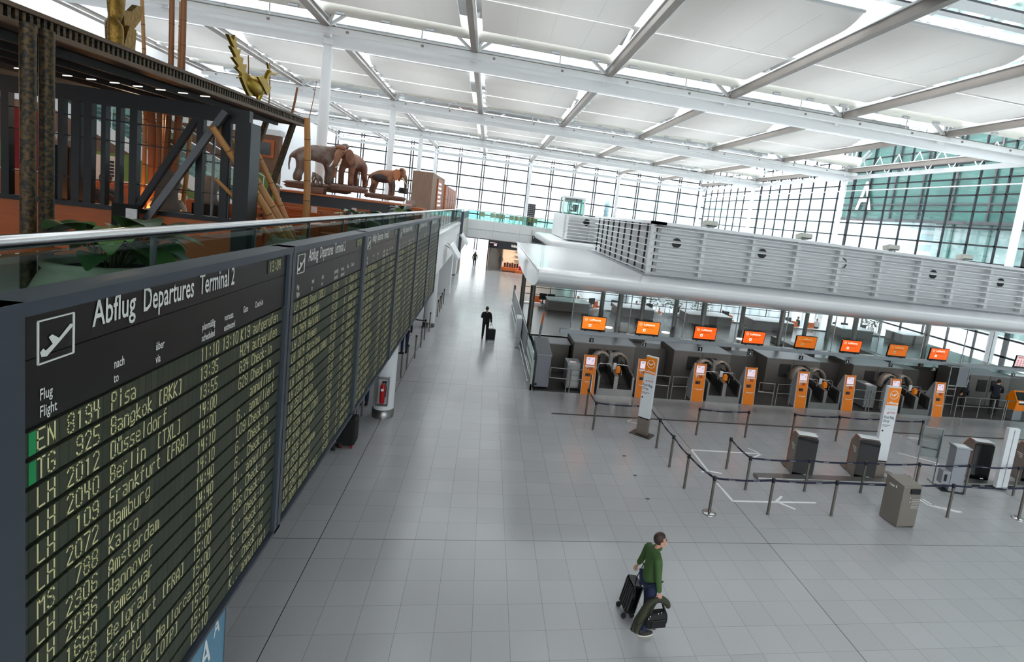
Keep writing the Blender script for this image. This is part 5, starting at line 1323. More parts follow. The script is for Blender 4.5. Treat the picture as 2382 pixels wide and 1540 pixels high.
def head_parts(c, yaw, pitch, s, hair):
    Rm = Matrix.Rotation(yaw, 3, 'Z') @ Matrix.Rotation(pitch, 3, 'X')
    def P(x, y, z): return Vector(c) + Rm @ Vector((x * s, y * s, z * s))
    h = MB()
    def el(p, r, n=12, mi=0): h.ell(P(*p), tuple(q * s for q in r), n, mi, Rm)
    el((0, -.012, .022), (.077, .098, .103), 18); el((0, .022, -.058), (.058, .07, .066), 14); el((0, .055, -.1), (.028, .028, .02), 8)
    el((0, .092, -.012), (.012, .02, .026), 8); el((0, .1, -.026), (.017, .018, .012), 8)
    for q in (-1, 1):
        el((q * .079, -.005, -.012), (.011, .024, .034), 8); el((q * .03, .083, .012), (.012, .008, .008), 8, 1); el((q * .03, .088, .033), (.02, .007, .005), 8, 1); el((q * .04, .066, -.035), (.025, .025, .03), 8)
    el((0, .087, -.062), (.024, .009, .006), 8, 2)
    hr = MB()
    tmp = MB(); rr = (.086, .108, .11); cc = (0, -.018, .032); m = 14; n = 20
    tmp.ell((0, 0, 0), rr, n)
    keep = []
    for f in tmp.f:
        q = sum((tmp.v[i] for i in f), Vector()) / len(f); y, z = q.y + cc[1], q.z + cc[2]
        lo = {'short': -.05, 'bob': -.09, 'long': -.09}.get(hair, -.05)
        if (z > .075 or y < .02 - (.05 - z) * .25) and z > lo and not (y > .06 and z < .09): keep.append(f)
    b = {}
    for f in keep:
        for i in f:
            if i not in b: b[i] = len(b)
    vs = [None] * len(b)
    for i, j in b.items(): vs[j] = P(tmp.v[i].x + cc[0], tmp.v[i].y + cc[1], tmp.v[i].z + cc[2])
    hr.add(vs, [tuple(b[i] for i in f) for f in keep], 0, True)
    inn = [Vector(c) + (q - Vector(c)) * .93 for q in vs]
    hr.add(inn, [tuple(reversed([b[i] for i in f])) for f in keep], 0, True)
    if hair == 'long':
        for q in range(-4, 5):
            a = q * .26; hr.tube([P(.085 * math.sin(a), -.02 - .1 * math.cos(a), .02), P(.1 * math.sin(a), -.03 - .1 * math.cos(a), -.12), P(.11 * math.sin(a), -.05 - .085 * math.cos(a), -.28), P(.1 * math.sin(a) + .01, -.06 - .07 * math.cos(a), -.4 + .02 * abs(q))], [.035 * s, .038 * s, .032 * s, .012 * s], 8)
    if hair == 'bob':
        for q in range(-4, 5):
            a = q * .36; hr.tube([P(.08 * math.sin(a), -.02 - .095 * math.cos(a), .03), P(.088 * math.sin(a), -.02 - .1 * math.cos(a), -.1)], [.035 * s, .03 * s], 8)
    if hair == 'bun': hr.ell(P(0, -.12, .07), .045 * s, 10)
    return h, hr
def hand(mb, w, d, nrm, s, curl=.6, side=1):
    """palm, four unequal bent fingers and a thumb; w wrist, d direction to the fingertips, nrm out of the palm"""
    w, d, nrm = Vector(w), Vector(d).normalized(), Vector(nrm).normalized(); nrm = (nrm - d * nrm.dot(d)).normalized(); a = d.cross(nrm) * side
    Rm = Matrix((a, d, nrm)).transposed()
    mb.ell(w + d * .045 * s, (.042 * s, .055 * s, .016 * s), 10, 0, Rm)
    for k, (off, ln) in enumerate(((-.03, .07), (-.01, .082), (.011, .076), (.031, .06))):
        p = w + d * .085 * s + a * off * s; pts = [p]; ang = 0
        for j in range(3):
            ang += curl * (.6 + .4 * j); p = p + (d * math.cos(ang) + nrm * math.sin(ang)) * ln * s * (.42, .33, .25)[j]; pts.append(p)
        mb.tube(pts, [.0095 * s, .009 * s, .008 * s, .006 * s], 7)
    p = w + d * .03 * s - a * .035 * s; pts = [p, p + (d * .6 - a * .6 + nrm * .25) * .035 * s, p + (d * .95 - a * .45 + nrm * .5) * .062 * s]
    mb.tube(pts, [.012 * s, .0105 * s, .007 * s], 7)
BASE = dict(pelvis=(0, 0, .96), waist=(0, 0, 1.1), chest=(0, .015, 1.29), neck=(0, -.01, 1.5), head=(0, .03, 1.64),
            ls=(-.185, 0, 1.43), rs=(.185, 0, 1.43), le=(-.24, -.03, 1.15), re=(.24, -.03, 1.15), lw=(-.25, .06, .9), rw=(.25, .06, .9),
            lh=(-.095, 0, .92), rh=(.095, 0, .92), lk=(-.1, .03, .5), rk=(.1, .03, .5), la=(-.1, -.02, .09), ra=(.1, -.02, .09))
def person(label, loc, rz, h=1.78, pose=None, top='black_cloth', bottom='black_cloth', shoe='shoe_dark', hair='short', hairm='hair_brown', yaw=0, pitch=0, hem=.84, sleeves=True, skirt=None, group=None, fat=1.0, curl=.6, lower=True, sole=None, collar=None):
    t = thing('person', label, 'person', loc, rz, group)
    M_ = WM[t.name]; s = h / 1.78
    J = {k_: Vector(v) * s for k_, v in {**BASE, **(pose or {})}.items()}
    W_ = lambda p: M_ @ Vector(p)
    def skin(): q = Skin(); q.M = M_; return q
    # body
    b = skin(); p = b.node(J['pelvis'], (.13 * s, .1 * s)); w = b.node(J['waist'], (.12 * s, .09 * s), p); c = b.node(J['chest'], (.14 * s, .1 * s), w); n = b.node(J['neck'], .05 * s, c); b.node(J['head'] - Vector((0, .0, .05)) * s, .055 * s, n)
    for q in 'lr':
        sh = b.node(J[q + 's'], .055 * s, c); b.chain(sh, [(J[q + 'e'], .042 * s), (J[q + 'w'], .03 * s)])
        hp = b.node(J[q + 'h'], .085 * s, p); b.chain(hp, [(J[q + 'k'], .055 * s), (J[q + 'a'], .04 * s)])
    hd, hr = head_parts(J['head'], yaw, pitch, s, hair)
    for q, sd in (('l', -1), ('r', 1)):
        d = (J[q + 'w'] - J[q + 'e']).normalized(); hand(hd, J[q + 'w'] + d * .01 * s, d, Vector((-sd, .2, 0)), s, curl, sd)
    hd.v = [M_ @ q for q in hd.v]; hr.v = [M_ @ q for q in hr.v]
    b.build('body', [SKN[0], 'hair_black', 'luggage_brown'], t, hd)
    hr.build('hair', hairm, t)
    # top
    g = skin(); f = fat
    hz = hem * s
    a0 = g.node((J['pelvis'].x, J['pelvis'].y, max(hz, J['pelvis'].z - .14 * s)), (.175 * s * f, .135 * s * f)); a1 = g.node(J['waist'], (.17 * s * f, .13 * s * f), a0); a2 = g.node(J['chest'], (.175 * s * f, .13 * s * f), a1)
    a25 = g.node(J['chest'].lerp(J['neck'], .62) + Vector((0, -.01, 0)) * s, (.15 * s * f, .1 * s * f), a2); a3 = g.node(J['neck'] + Vector((0, -.005, .0)) * s, .068 * s, a25)
    for q in 'lr':
        sh = g.node(J[q + 's'], .075 * s * f, a25)
        if sleeves: g.chain(sh, [(J[q + 's'].lerp(J[q + 'e'], .5), .066 * s * f), (J[q + 'e'], .057 * s * f), (J[q + 'e'].lerp(J[q + 'w'], .95), .045 * s)])
        else: g.chain(sh, [(J[q + 's'].lerp(J[q + 'e'], .45), .062 * s)])
    ex = None
    if collar:
        ex = MB(); cc = J['neck']
        ex.tube([cc + Vector((.075 * math.cos(a), .06 * math.sin(a) + .01, .02 + .02 * math.sin(a))) * s for a in (PI / 2 + .25 + (2 * PI - .5) * i / 16 for i in range(17))], .02 * s, 6); ex.v = [M_ @ q for q in ex.v]
    g.build('jacket' if sleeves else 'shirt', top, t, ex)
    if lower:
        if skirt:
            m = MB().lathe([(.15 * s, .98 * s), (.18 * s, .85 * s), (.2 * s, skirt * s)], n=18); m.v = [M_ @ (q + Vector((J['pelvis'].x, J['pelvis'].y, 0))) for q in m.v]; m.build('skirt', bottom, t)
        else:
            g = skin(); p = g.node(J['pelvis'] + Vector((0, 0, .02)) * s, (.155 * s, .12 * s))
            for q in 'lr':
                hp = g.node(J[q + 'h'], .1 * s, p); g.chain(hp, [(J[q + 'h'].lerp(J[q + 'k'], .5), .088 * s), (J[q + 'k'], .072 * s), (J[q + 'k'].lerp(J[q + 'a'], .5), .066 * s), (J[q + 'a'] + Vector((0, 0, .0)), .06 * s)])
            g.build('trousers', bottom, t)
        for q in 'lr':
            a = J[q + 'a']; d = Vector((0, 1, 0)); m = MB()
            m.ell(a + Vector((0, .055, -.035)) * s, (.047 * s, .135 * s, .04 * s), 14); m.ell(a + Vector((0, -.02, .0)) * s, (.044 * s, .055 * s, .06 * s), 12)
            m.ell(a + Vector((0, .055, -.066)) * s, (.05 * s, .14 * s, .022 * s), 14, 1)
            m.v = [M_ @ Vector((v.x, v.y, max(v.z, J[q + 'a'].z - .088 * s))) for v in m.v]
            m.build('shoe', [shoe, sole or shoe], t)
    return t
SKN = ['skin']
# the man in green, near foreground: faces right, bag and coat in the near hand, case behind him
man = person('man in green fleece jacket carrying a black bag and olive coat, nearest the camera', (5.87, -1.86, 0), -PI / 2 + .08, 1.8,
    dict(pelvis=(0, -.02, .97), waist=(0, -.02, 1.1), chest=(0, -.01, 1.3), neck=(0, .02, 1.5), head=(0, .07, 1.645), ls=(-.2, -.02, 1.44), rs=(.2, -.02, 1.44), re=(.245, -.0, 1.14), rw=(.23, .07, .87), le=(-.3, -.05, 1.16), lw=(-.4, -.08, .95),
         lk=(-.1, .05, .5), la=(-.1, .06, .09), rk=(.1, .0, .5), ra=(.1, -.06, .09)),
    'jacket_green', 'denim', 'shoe_dark', 'short', 'hair_brown', yaw=-.1, pitch=.02, hem=.86, fat=1.04, curl=.9, sole='shoe_sole', collar=True)
Mm = WM[man.name]
t = thing('duffel_bag', 'black duffel bag hanging from the green jacketed man\'s right hand', 'bag', Mm @ Vector((.24, .08, .3)))
def MP(m): m.v = [Mm @ q for q in m.v]; return m
sk = Skin(); sk.M = Mm
a_ = sk.node((.26, .06, .45), (.11, .17)); sk.chain(a_, [((.26, -.1, .43), (.1, .14)), ((.26, -.15, .43), (.06, .1))]); sk.chain(a_, [((.26, .2, .45), (.1, .15)), ((.26, .26, .45), (.06, .1))])
sk.build('body', ['bag_black', 'black'], t)
m = MB(); m.tube([(.21, -.07, .58), (.205, .0, .7), (.21, .075, .77), (.205, .15, .7), (.21, .2, .58)], .013, 8); m.tube([(.3, -.07, .58), (.27, .0, .7), (.24, .075, .765), (.27, .15, .7), (.3, .2, .58)], .013, 8); MP(m).build('handle', 'black', t)
m = MB()
for y, z in ((-.09, .56), (-.11, .52), (.05, .6), (.1, .61)): m.ell((.345, y, z), (.01, .014, .018), 8)
for y, z in ((.0, .33), (.17, .37)): m.box(.355, y - .02, z, .368, y + .03, z + .014)
MP(m).build('buckles', 'chrome', t)
m = MB(); m.box(.35, -.06, .36, .372, .2, .5); MP(m).build('front_pocket', 'black', t, bevel=.01)
t = thing('folded_coat', 'quilted olive coat draped over the black duffel bag, hanging down behind', 'coat', Mm @ Vector((.25, -.1, .4)))
sk = Skin(); sk.M = Mm
a_ = sk.node((.21, .05, .76), (.05, .06)); sk.chain(a_, [((.2, .16, .74), (.06, .06)), ((.2, .26, .66), (.07, .06)), ((.2, .3, .57), (.05, .04))]); sk.chain(a_, [((.22, -.05, .72), (.07, .07)), ((.24, -.15, .58), (.08, .07)), ((.25, -.22, .42), (.07, .06)), ((.25, -.25, .28), (.05, .045)), ((.25, -.26, .2), (.03, .03))])
sk.build('coat_body', ['coat_olive', 'jacket_seam'], t)
m = MB()
for i in range(6):
    c_ = Vector((.24, -.06 - .03 * i, .7 - .055 * i)); m.tube([c_ + Vector((.05, .06, .05)), c_ + Vector((.078, .0, -.0)), c_ + Vector((.05, -.06, -.04))], .007, 6)
MP(m).build('quilt_seams', 'jacket_seam', t)
m = MB(); m.tube([(.2, -.12, .62), (.2, -.24, .4), (.21, -.3, .22)], [.055, .05, .042], 10); MP(m).build('sleeve', 'coat_olive', t)
t = thing('trolley_case', 'black hard trolley case pulled behind the man in green', 'suitcase', Mm @ Vector((-.5, -.2, 0)))
rr = Matrix.Rotation(-.2, 3, 'X'); cx_, cy_ = -.46, -.1
m = MB().obox((cx_, cy_, .34), (.36, .2, .52), rr); MP(m).build('shell', 'black_gloss', t, bevel=.035)
m = MB()
for i in range(5): m.obox(Vector((cx_ - .14 + .07 * i, cy_, .34)) + rr @ Vector((0, -.102, 0)), (.02, .01, .46), rr)
MP(m).build('ribs', 'black', t)
m = MB()
for x in (-.1, .1): m.tube([Vector((cx_ + x, cy_, .34)) + rr @ Vector((0, .06, .25)), Vector((cx_ + .08 + x * .5, cy_ + .14, .93))], .009, 6)
m.tube([(cx_ + .0, cy_ + .14, .935), (cx_ + .16, cy_ + .14, .935)], .015, 8); MP(m).build('pull_handle', 'black', t)
for x in (cx_ - .14, cx_ + .14):
    m = MB(); m.tube([(x - .02, cy_ - .15, .045), (x + .02, cy_ - .15, .045)], .045, 12); m.tube([(x - .02, cy_ + .0, .045), (x + .02, cy_ + .0, .045)], .045, 12); MP(m).build('wheel', 'rubber', t)
# people on the hall floor
mb_ = person('man in black walking away with a rolling case down the empty hall', (3.0, 17.5, 0), .06, 1.74, dict(lk=(-.1, .1, .52), la=(-.1, .12, .09), rk=(.1, .0, .5), ra=(.1, -.12, .1), rw=(.28, -.02, .9), le=(-.24, .02, 1.16), lw=(-.12, .2, 1.2)), 'black_cloth', 'black_cloth', hairm='hair_black', fat=1.18)
M2 = WM[mb_.name]
t = thing('trolley_case', 'black soft trolley case rolling behind the man in black', 'suitcase', M2 @ Vector((.3, -.35, 0)))
m = MB().box(.1, -.5, .06, .5, -.24, .66); m.v = [M2 @ q for q in m.v]; m.build('shell', 'bag_black', t, bevel=.04)
m = MB(); m.tube([(.22, -.36, .66), (.24, -.1, .92)], .01, 6); m.tube([(.38, -.36, .66), (.32, -.1, .92)], .01, 6); m.tube([(.22, -.1, .92), (.34, -.1, .92)], .014, 6); m.v = [M2 @ q for q in m.v]; m.build('pull_handle', 'chrome', t)
m = MB(); m.box(.12, -.52, .04, .48, -.5, .12); m.v = [M2 @ q for q in m.v]; m.build('bottom_strip', 'plastic_grey', t)
m = MB()
for x in (.13, .47): m.tube([(x - .02, -.42, .04), (x + .02, -.42, .04)], .04, 10)
m.v = [M2 @ q for q in m.v]; m.build('wheels', 'rubber', t)
person('woman in dark coat walking towards the camera far down the hall', (1.55, 50, 0), PI, 1.7, dict(lk=(-.1, .1, .52), la=(-.1, .1, .09), ra=(.1, -.1, .09)), 'brown_cloth', 'black_cloth', hair='long', hairm='hair_brown', hem=.7)
person('person in dark clothes standing inside the far shop', (7.0, 49.4, 0), 2.0, 1.78, None, 'black_cloth', 'black_cloth', sleeves=False)
person('person in brown behind the glass of the far shop', (4.4, 50.4, 0), 2.6, 1.7, None, 'brown_cloth', 'black_cloth', hair='bob')
person('person in black at the right of the far shop', (8.2, 49.6, 0), 2.0, 1.75, None, 'black_cloth', 'grey_cloth')
# at the right end of the counters
person('man in dark suit and white shirt leaning to the orange self-service kiosk', (26.95, 10.75, 0), -1.0, 1.78, dict(head=(0, .12, 1.6), neck=(0, .06, 1.48), re=(.2, .2, 1.15), rw=(.08, .42, 1.1), le=(-.2, .18, 1.15), lw=(-.06, .42, 1.08)), 'navy_cloth', 'black_cloth', hairm='hair_black', pitch=-.35)
person('person in navy seen dimly behind the tube railing', (25.6, 11.1, 0), .6, 1.75, None, 'navy_cloth', 'black_cloth', hairm='hair_black')
# behind the back counters
for x, y, rz, top, hm, hair, lab in ((8.75, 23.5, 2.2, 'beige_cloth', 'hair_red', 'bob', 'red haired person behind the back counters, far left'), (12.7, 23.6, 2.6, 'grey_cloth', 'hair_brown', 'short', 'person in grey behind the back counters near the second screen'), (18.8, 23.5, 1.4, 'brown_cloth', 'hair_red', 'bob', 'person in brown behind the back counters near the fourth screen'),
                                (26.0, 23.6, 2.9, 'white_cloth', 'hair_brown', 'short', 'person in white shirt behind the back counters near the sixth screen'), (30.4, 23.6, 2.8, 'white_cloth', 'hair_brown', 'short', 'second person in white shirt behind the back counters, farther right'), (24.6, 23.7, 1.6, 'black_cloth', 'hair_black', 'short', 'person in black behind the back counters')):
    person(lab, (x, y, .55), rz, 1.3 if y < 23.55 else 1.35, None, top, 'navy_cloth', hair=hair, hairm=hm)
# under the gallery
person('person in jeans behind the white column with the extinguisher', (-.75, 7.6, 0), .2, 1.75, None, 'navy_cloth', 'denim')
person('person in black standing under the near end of the flight boards', (-.75, 4.45, 0), 1.0, 1.78, None, 'black_cloth', 'black_cloth')
person('person in navy with red scarf under the far end of the boards', (-.45, 13.9, 0), .3, 1.76, None, 'black_cloth', 'denim')
person('person in beige beside the dark posts under the gallery', (-.75, 12.7, 0), .0, 1.7, None, 'red_gloss', 'beige_cloth')
t = thing('trolley_case', 'black trolley case with red wheels under the near flight boards', 'suitcase', (-.45, 4.7, 0))
MB().box(-.68, 4.5, .06, -.3, 4.95, .8).build('shell', 'bag_black', t, bevel=.05)
m = MB()
for x in (-.62, -.36): m.tube([(x - .02, 4.52, .04), (x + .02, 4.52, .04)], .045, 10)
m.build('wheels', 'red_gloss', t); m = MB().tube([(-.6, 4.9, .8), (-.6, 4.9, 1.0), (-.38, 4.9, 1.0), (-.38, 4.9, .8)], .012, 6); m.build('pull_handle', 'black', t)

# ================================================================== restaurant on the gallery
ZG = 5.2
# pavilion
t = thing('restaurant_pavilion', 'dark pavilion roof with patterned gold edge over the gallery restaurant', 'pavilion', (-4, -2, ZG))
def ze(y): return 7.85 + .0264 * (y + 4.1)
m = MB(); A = [(-9.5, -9, ze(-9)), (-1.6, -9, ze(-9)), (-1.6, 3.15, ze(3.15)), (-9.5, 3.15, ze(3.15))]
m.prism([(x, y, z) for x, y, z in A], (0, 0, .12)); m.build('roof', 'canopy_dark', t)
m = MB(); 
m.bar((-1.57, -9, ze(-9) - .01), (-1.57, 3.2, ze(3.2) - .01), .06, .05); m.bar((-1.57, -9, ze(-9) + .13), (-1.57, 3.2, ze(3.2) + .13), .08, .04); m.bar((-9.5, 3.17, ze(3.17) + .05), (-1.55, 3.17, ze(3.17) + .05), .06, .16); m.build('edge_moulding', 'canopy_edge', t)
m = MB(); y = -9
while y < 3.1: m.box(-1.6, y, ze(y) + .01, -1.565, y + .035, ze(y) + .115); y += .075
m.build('edge_carving', 'gold_pattern', t)
m = MB()
for x in [-9.2 + .55 * j for j in range(14)]: m.bar((x, -9, ze(-9) - .05), (x, 3, ze(3) - .05), .06, .09)
m.build('roof_joists', 'canopy_dark', t)
m = MB(); m.box(-9.5, -.5, 7.56, -1.15, -.38, 7.78); m.build('header_beam', 'iron', t)
m = MB()
for x in [-5.2 + .27 * j for j in range(15)]: m.bar((x, -1.35, 7.79), (x + .14, -1.42, 7.79), .02, .012)
m.build('light_slots', 'screen_white', t)
for x, w in ((-4.35, .05), (-3.66, .03), (-3.47, .055), (-3.31, .05), (-3.11, .03), (-2.92, .03), (-2.72, .05), (-1.83, .045), (-1.48, .055), (-1.17, .06)):
    MB().box(x - w, -.49, 6.05, x + w, -.39, 7.6).build('window_post', 'iron', t)
for x, w in ((-1.42, .012), (-1.3, .012), (-1.25, .012), (-1.65, .012)): MB().box(x - w, -.46, 6.05, x + w, -.42, 7.6).build('window_post', 'iron_light', t)
m = MB(); m.box(-9.5, -.5, 6.03, -1.15, -.36, 6.1)
for z in (6.45, 7.05, 7.35): m.box(-4.35, -.455, z, -1.2, -.435, z + .015)
m.build('window_rails', 'iron', t)
m = MB().box(-9.5, -.46, ZG, -1.15, -.4, 6.03); m.build('parapet', 'wood_orange', t)
m = MB().bar((-1.43, -.62, 7.7), (-2.56, -.62, 5.75), .09, .07, up=(0, 1, 0)); m.build('brace', 'iron_light', t)
m = MB().bar((-1.9, -.44, 7.56), (-2.68, -.44, 6.08), .08, .08, up=(0, 1, 0)); m.build('brace', 'iron', t)
for i, y in enumerate((-4.08, -3.88)):
    o = MB().lathe([(.055, ZG), (.055, ze(y))], (-1.45, y, 0), 18).build('pillar', 'gold_pattern', t)
m = MB().bar((-2.2, 2.9, ze(2.9)), (-2.75, 2.9, 6.0), .09, .09); m.bar((-1.7, 2.95, ze(2.9)), (-2.2, 2.3, ZG), .1, .08); m.build('carved_strut', 'gold_pattern', t)
MB().box(-1.32, -.55, ZG, -1.1, -.2, 7.6).build('corner_frame', 'iron', t)
# statues on the roof
t = thing('gold_statue', 'golden winged temple statue standing on the pavilion roof edge', 'statue', (-1.75, -2.5, 8.0))
z0 = ze(-2.5) + .12
sk = Skin(); sk.M = Matrix.Identity(4)
a = sk.node((-1.75, -2.52, z0 + .42), (.1, .12)); b_ = sk.chain(a, [((-1.75, -2.52, z0 + .6), (.08, .09)), ((-1.75, -2.5, z0 + .78), (.1, .11)), ((-1.75, -2.5, z0 + .92), .06), ((-1.75, -2.48, z0 + 1.06), .09), ((-1.75, -2.48, z0 + 1.25), .03)])
sk.chain(a, [((-1.7, -2.58, z0 + .2), .08), ((-1.7, -2.58, z0), .075)]); sk.chain(a, [((-1.8, -2.45, z0 + .2), .085), ((-1.8, -2.43, z0), .08)]); sk.chain(2, [((-1.72, -2.3, z0 + .72), .06), ((-1.7, -2.2, z0 + .85), .05)]); sk.chain(2, [((-1.78, -2.68, z0 + .68), .06), ((-1.75, -2.6, z0 + .55), .05)])
sk.build('figure', 'gold_scale', t)
m = MB(); m.prism([(-1.77, -2.42, z0 + .28), (-1.77, -2.25, z0 + .32), (-1.77, -2.14, z0 + .45), (-1.77, -2.1, z0 + .62), (-1.77, -2.2, z0 + .6), (-1.77, -2.3, z0 + .5), (-1.77, -2.44, z0 + .46)], (.06, 0, 0)); m.build('tail_wing', 'gold_scale', t, bevel=.015)
m = MB(); m.prism([(-1.75, -2.52, z0), (-1.75, -2.3, z0), (-1.75, -2.28, z0 + .3), (-1.75, -2.4, z0 + .32)], (.08, 0, 0)); m.build('skirt_panel', 'gold_scale', t, bevel=.015)
t = thing('gold_bird', 'golden crested bird figure with tall jagged tail on the pavilion roof', 'statue', (-1.7, .8, 8.0))
z1 = ze(.9) + .12
m = MB(); m.ell((-1.7, .95, z1 + .27), (.13, .34, .17), 18); m.ell((-1.7, 1.2, z1 + .3), (.11, .17, .13), 14); m.build('body', 'gold', t)
m = MB().tube([(-1.7, 1.25, z1 + .36), (-1.7, 1.4, z1 + .46), (-1.7, 1.47, z1 + .58), (-1.7, 1.55, z1 + .65)], [.09, .06, .045, .05], 10); m.ell((-1.7, 1.57, z1 + .66), (.045, .08, .045), 10); m.build('neck_and_head', 'gold', t)
m = MB().tube([(-1.7, 1.6, z1 + .66), (-1.7, 1.85, z1 + .68), (-1.7, 2.0, z1 + .74)], [.035, .02, .008], 8); m.build('beak', 'gold', t)
m = MB(); m.prism([(-1.71, 1.5, z1 + .7), (-1.71, 1.42, z1 + .8), (-1.71, 1.56, z1 + .74)], (.03, 0, 0)); m.build('crest', 'gold', t)
m = MB(); pl = [(.75, .33), (.55, .47), (.4, .6), (.42, .66), (.22, .7), (.3, .76), (.08, .84), (.2, .88), (.0, 1.0), (.12, 1.0), (-.1, 1.16), (.08, 1.12), (.12, 1.22), (.2, 1.08), (.2, 1.0), (.34, 1.05), (.3, .92), (.44, .93), (.42, .82), (.58, .86), (.54, .72), (.72, .7), (.7, .58), (.9, .42)]
m.prism([(-1.72, y, z1 + .02 + (z - .3) * .95 + .28 * 0) for y, z in pl], (.05, 0, 0)); m.build('tail', 'gold', t, bevel=.008)
m = MB(); pl = [(.72, .4), (.95, .3), (1.15, .18), (1.24, .22), (1.3, .35), (1.1, .42), (.9, .46)]
for s in (-1.85, -1.58): m.prism([(s, y, z1 + z) for y, z in pl], (.03, 0, 0))
m.build('wings', 'gold', t, bevel=.008)
for y in (.82, 1.02):
    m = MB().tube([(-1.7 + (y - .9) * .4, y + .06, z1 + .2), (-1.7 + (y - .9) * .4, y, z1)], [.07, .02], 8); m.build('leg', 'gold', t)
m = MB().tube([(-1.7, .65, z1 + .38), (-1.7, .3, z1 + .26)], .012, 6); m.build('side_rod', 'gold', t)
# bamboo
def bamboo(lab, p, q, r, mt='bamboo', grp='bamboo poles on the gallery'):
    p, q = Vector(p), Vector(q); t = thing('bamboo_pole', lab, 'bamboo pole', p, 0, grp)
    L_ = (q - p).length; k = max(3, int(L_ / .38)); m = MB(); pts = []; rs = []
    for i in range(k * 2 + 1):
        f = i / (2 * k); bend = math.sin(f * PI) * .02 * L_
        pts.append(p.lerp(q, f) + Vector((bend * .3, bend, 0))); rs.append(r * (1 - .25 * f))
    m.tube(pts, rs, 12).build('culm', mt, t)
    m = MB()
    for i in range(1, k): 
        c = pts[2 * i]; d = (pts[2 * i + 1] - pts[2 * i - 1]).normalized() * .008; m.tube([c - d, c + d], rs[2 * i] * 1.07, 12)
    m.build('nodes', 'bamboo_node', t)
bamboo('thick upright bamboo pole at the right end of the pavilion', (-1.2, 2.5, ZG), (-1.2, 2.2, 8.1), .075)
bamboo('leaning thick bamboo pole rising left from the second planter', (-.7, .5, 5.6), (-1.9, -.05, 7.75), .075)
bamboo('leaning bamboo pole from the planter to the dark pavilion post', (-.75, .35, 5.6), (-1.55, -.75, 7.45), .06)
bamboo('slimmer leaning bamboo pole beside the thick upright one', (-.75, .75, 5.6), (-1.7, .35, 7.85), .05)
bamboo('thin bamboo cane tied along the leaning pole', (-.8, .2, 5.6), (-1.5, -.7, 6.7), .035)
for i, (x0, x1, y, r, top) in enumerate(((-3.46, -3.5, 1.0, .035, 9.5), (-3.33, -3.36, 1.05, .075, 7.9), (-3.28, -3.2, 1.2, .06, 8.0), (-3.2, -3.05, 1.0, .05, 9.6), (-3.13, -2.95, 1.1, .05, 9.6), (-3.05, -2.87, 1.0, .055, 9.7), (-3.4, -3.3, 1.3, .06, 7.9), (-3.22, -3.15, .9, .045, 7.9), (-2.98, -2.8, 1.2, .04, 7.9))):
    bamboo('bamboo pole in the tall clump behind the pavilion window posts, %s from the left' % ORD[i], (x0, y, ZG), (x1, y, top), r, 'bamboo_dark' if i % 2 else 'bamboo', 'bamboo clump behind the window posts')
for i, (y, z) in enumerate(((-3.0, 8.75), (-2.52, 8.9))):
    pass
bamboo('thin bamboo cane above the roof right of the golden bird, left one', (-1.75, .85, 7.98), (-1.75, .8, 8.85), .012, 'bamboo_dark', 'thin canes on the roof'); bamboo('thin bamboo cane above the roof right of the golden bird, middle one', (-1.75, 1.75, 8.0), (-1.75, 1.7, 8.95), .012, 'bamboo_dark', 'thin canes on the roof'); bamboo('bamboo cane at the right end of the roof', (-1.65, 2.6, 8.05), (-1.6, 2.75, 8.75), .025, 'bamboo_dark', 'thin canes on the roof'); bamboo('very thin cane at the right tip of the roof', (-1.3, 2.6, 8.1), (-1.25, 2.8, 8.95), .008, 'bamboo_dark', 'thin canes on the roof')
# planters
def planter(lab, c, r, plab=None, seed=1, nl=26, sz=.45, lm='leaf', h=.5):
    t = thing('stone_planter', lab, 'planter', (c[0], c[1], ZG), 0, 'round stone planters')
    MB().lathe([(r * .75, 0), (r * 1.12, .2), (r * 1.2, .36), (r * 1.05, .52), (r * .98, .56), (r * 1.04, .6), (r * 1.02, .64), (r * .92, .64), (r * .88, .56)], (c[0], c[1], ZG), 36).build('bowl', 'concrete_pot', t)
    MB().lathe([(0.001, .565), (r * .9, .56)], (c[0], c[1], ZG), 30).build('soil', 'soil', t)
    if plab:
        p = thing('broadleaf_plant', plab, 'plant', (c[0], c[1], ZG + .56), 0, 'broadleaf plants in the planters')
        R_ = random.Random(seed); m = MB(); ms = MB()
        for i in range(nl):
            a = R_.uniform(0, 2 * PI); q = R_.uniform(.1, .75) * r; ht = R_.uniform(.15, h)
            b0 = Vector((c[0] + .1 * math.cos(a), c[1] + .1 * math.sin(a), ZG + .56)); tip = Vector((c[0] + q * math.cos(a), c[1] + q * math.sin(a), ZG + .56 + ht))
            ms.tube([b0, tip], .008, 5, caps=False)
            d = Vector((math.cos(a), math.sin(a), R_.uniform(-.2, .8))).normalized(); L_ = sz * R_.uniform(.6, 1.1); sd = d.cross(Vector((0, 0, 1))).normalized(); up = sd.cross(d)
            wv = L_ * R_.uniform(.28, .42); pts = []
            mi = 0 if R_.random() < .7 else 1
            n = 7
            for j in range(n + 1):
                f = j / n; w = wv * math.sin(PI * min(1, f * .93 + .05)) ** .8 * (1 - .3 * f); cpt = tip + d * L_ * f - Vector((0, 0, 1)) * L_ * .5 * f * f
                pts.append((cpt - sd * w + up * w * .3, cpt, cpt + sd * w + up * w * .3))
            vs = [q_ for tr in pts for q_ in tr]; fs = []
            for j in range(n): fs += [(3 * j, 3 * j + 1, 3 * j + 4, 3 * j + 3), (3 * j + 1, 3 * j + 2, 3 * j + 5, 3 * j + 4)]
            m.add(vs, fs, mi, True)
        m.build('leaves', [lm, 'leaf_light' if lm == 'leaf' else 'leaf'], p); ms.build('stems', 'stem', p)
planter('round stone planter behind the glass above the first departure board', (-.87, -3.95), .47, 'large dark leafy plant in the nearest stone planter', 3, 34, .5, 'leaf', .45)
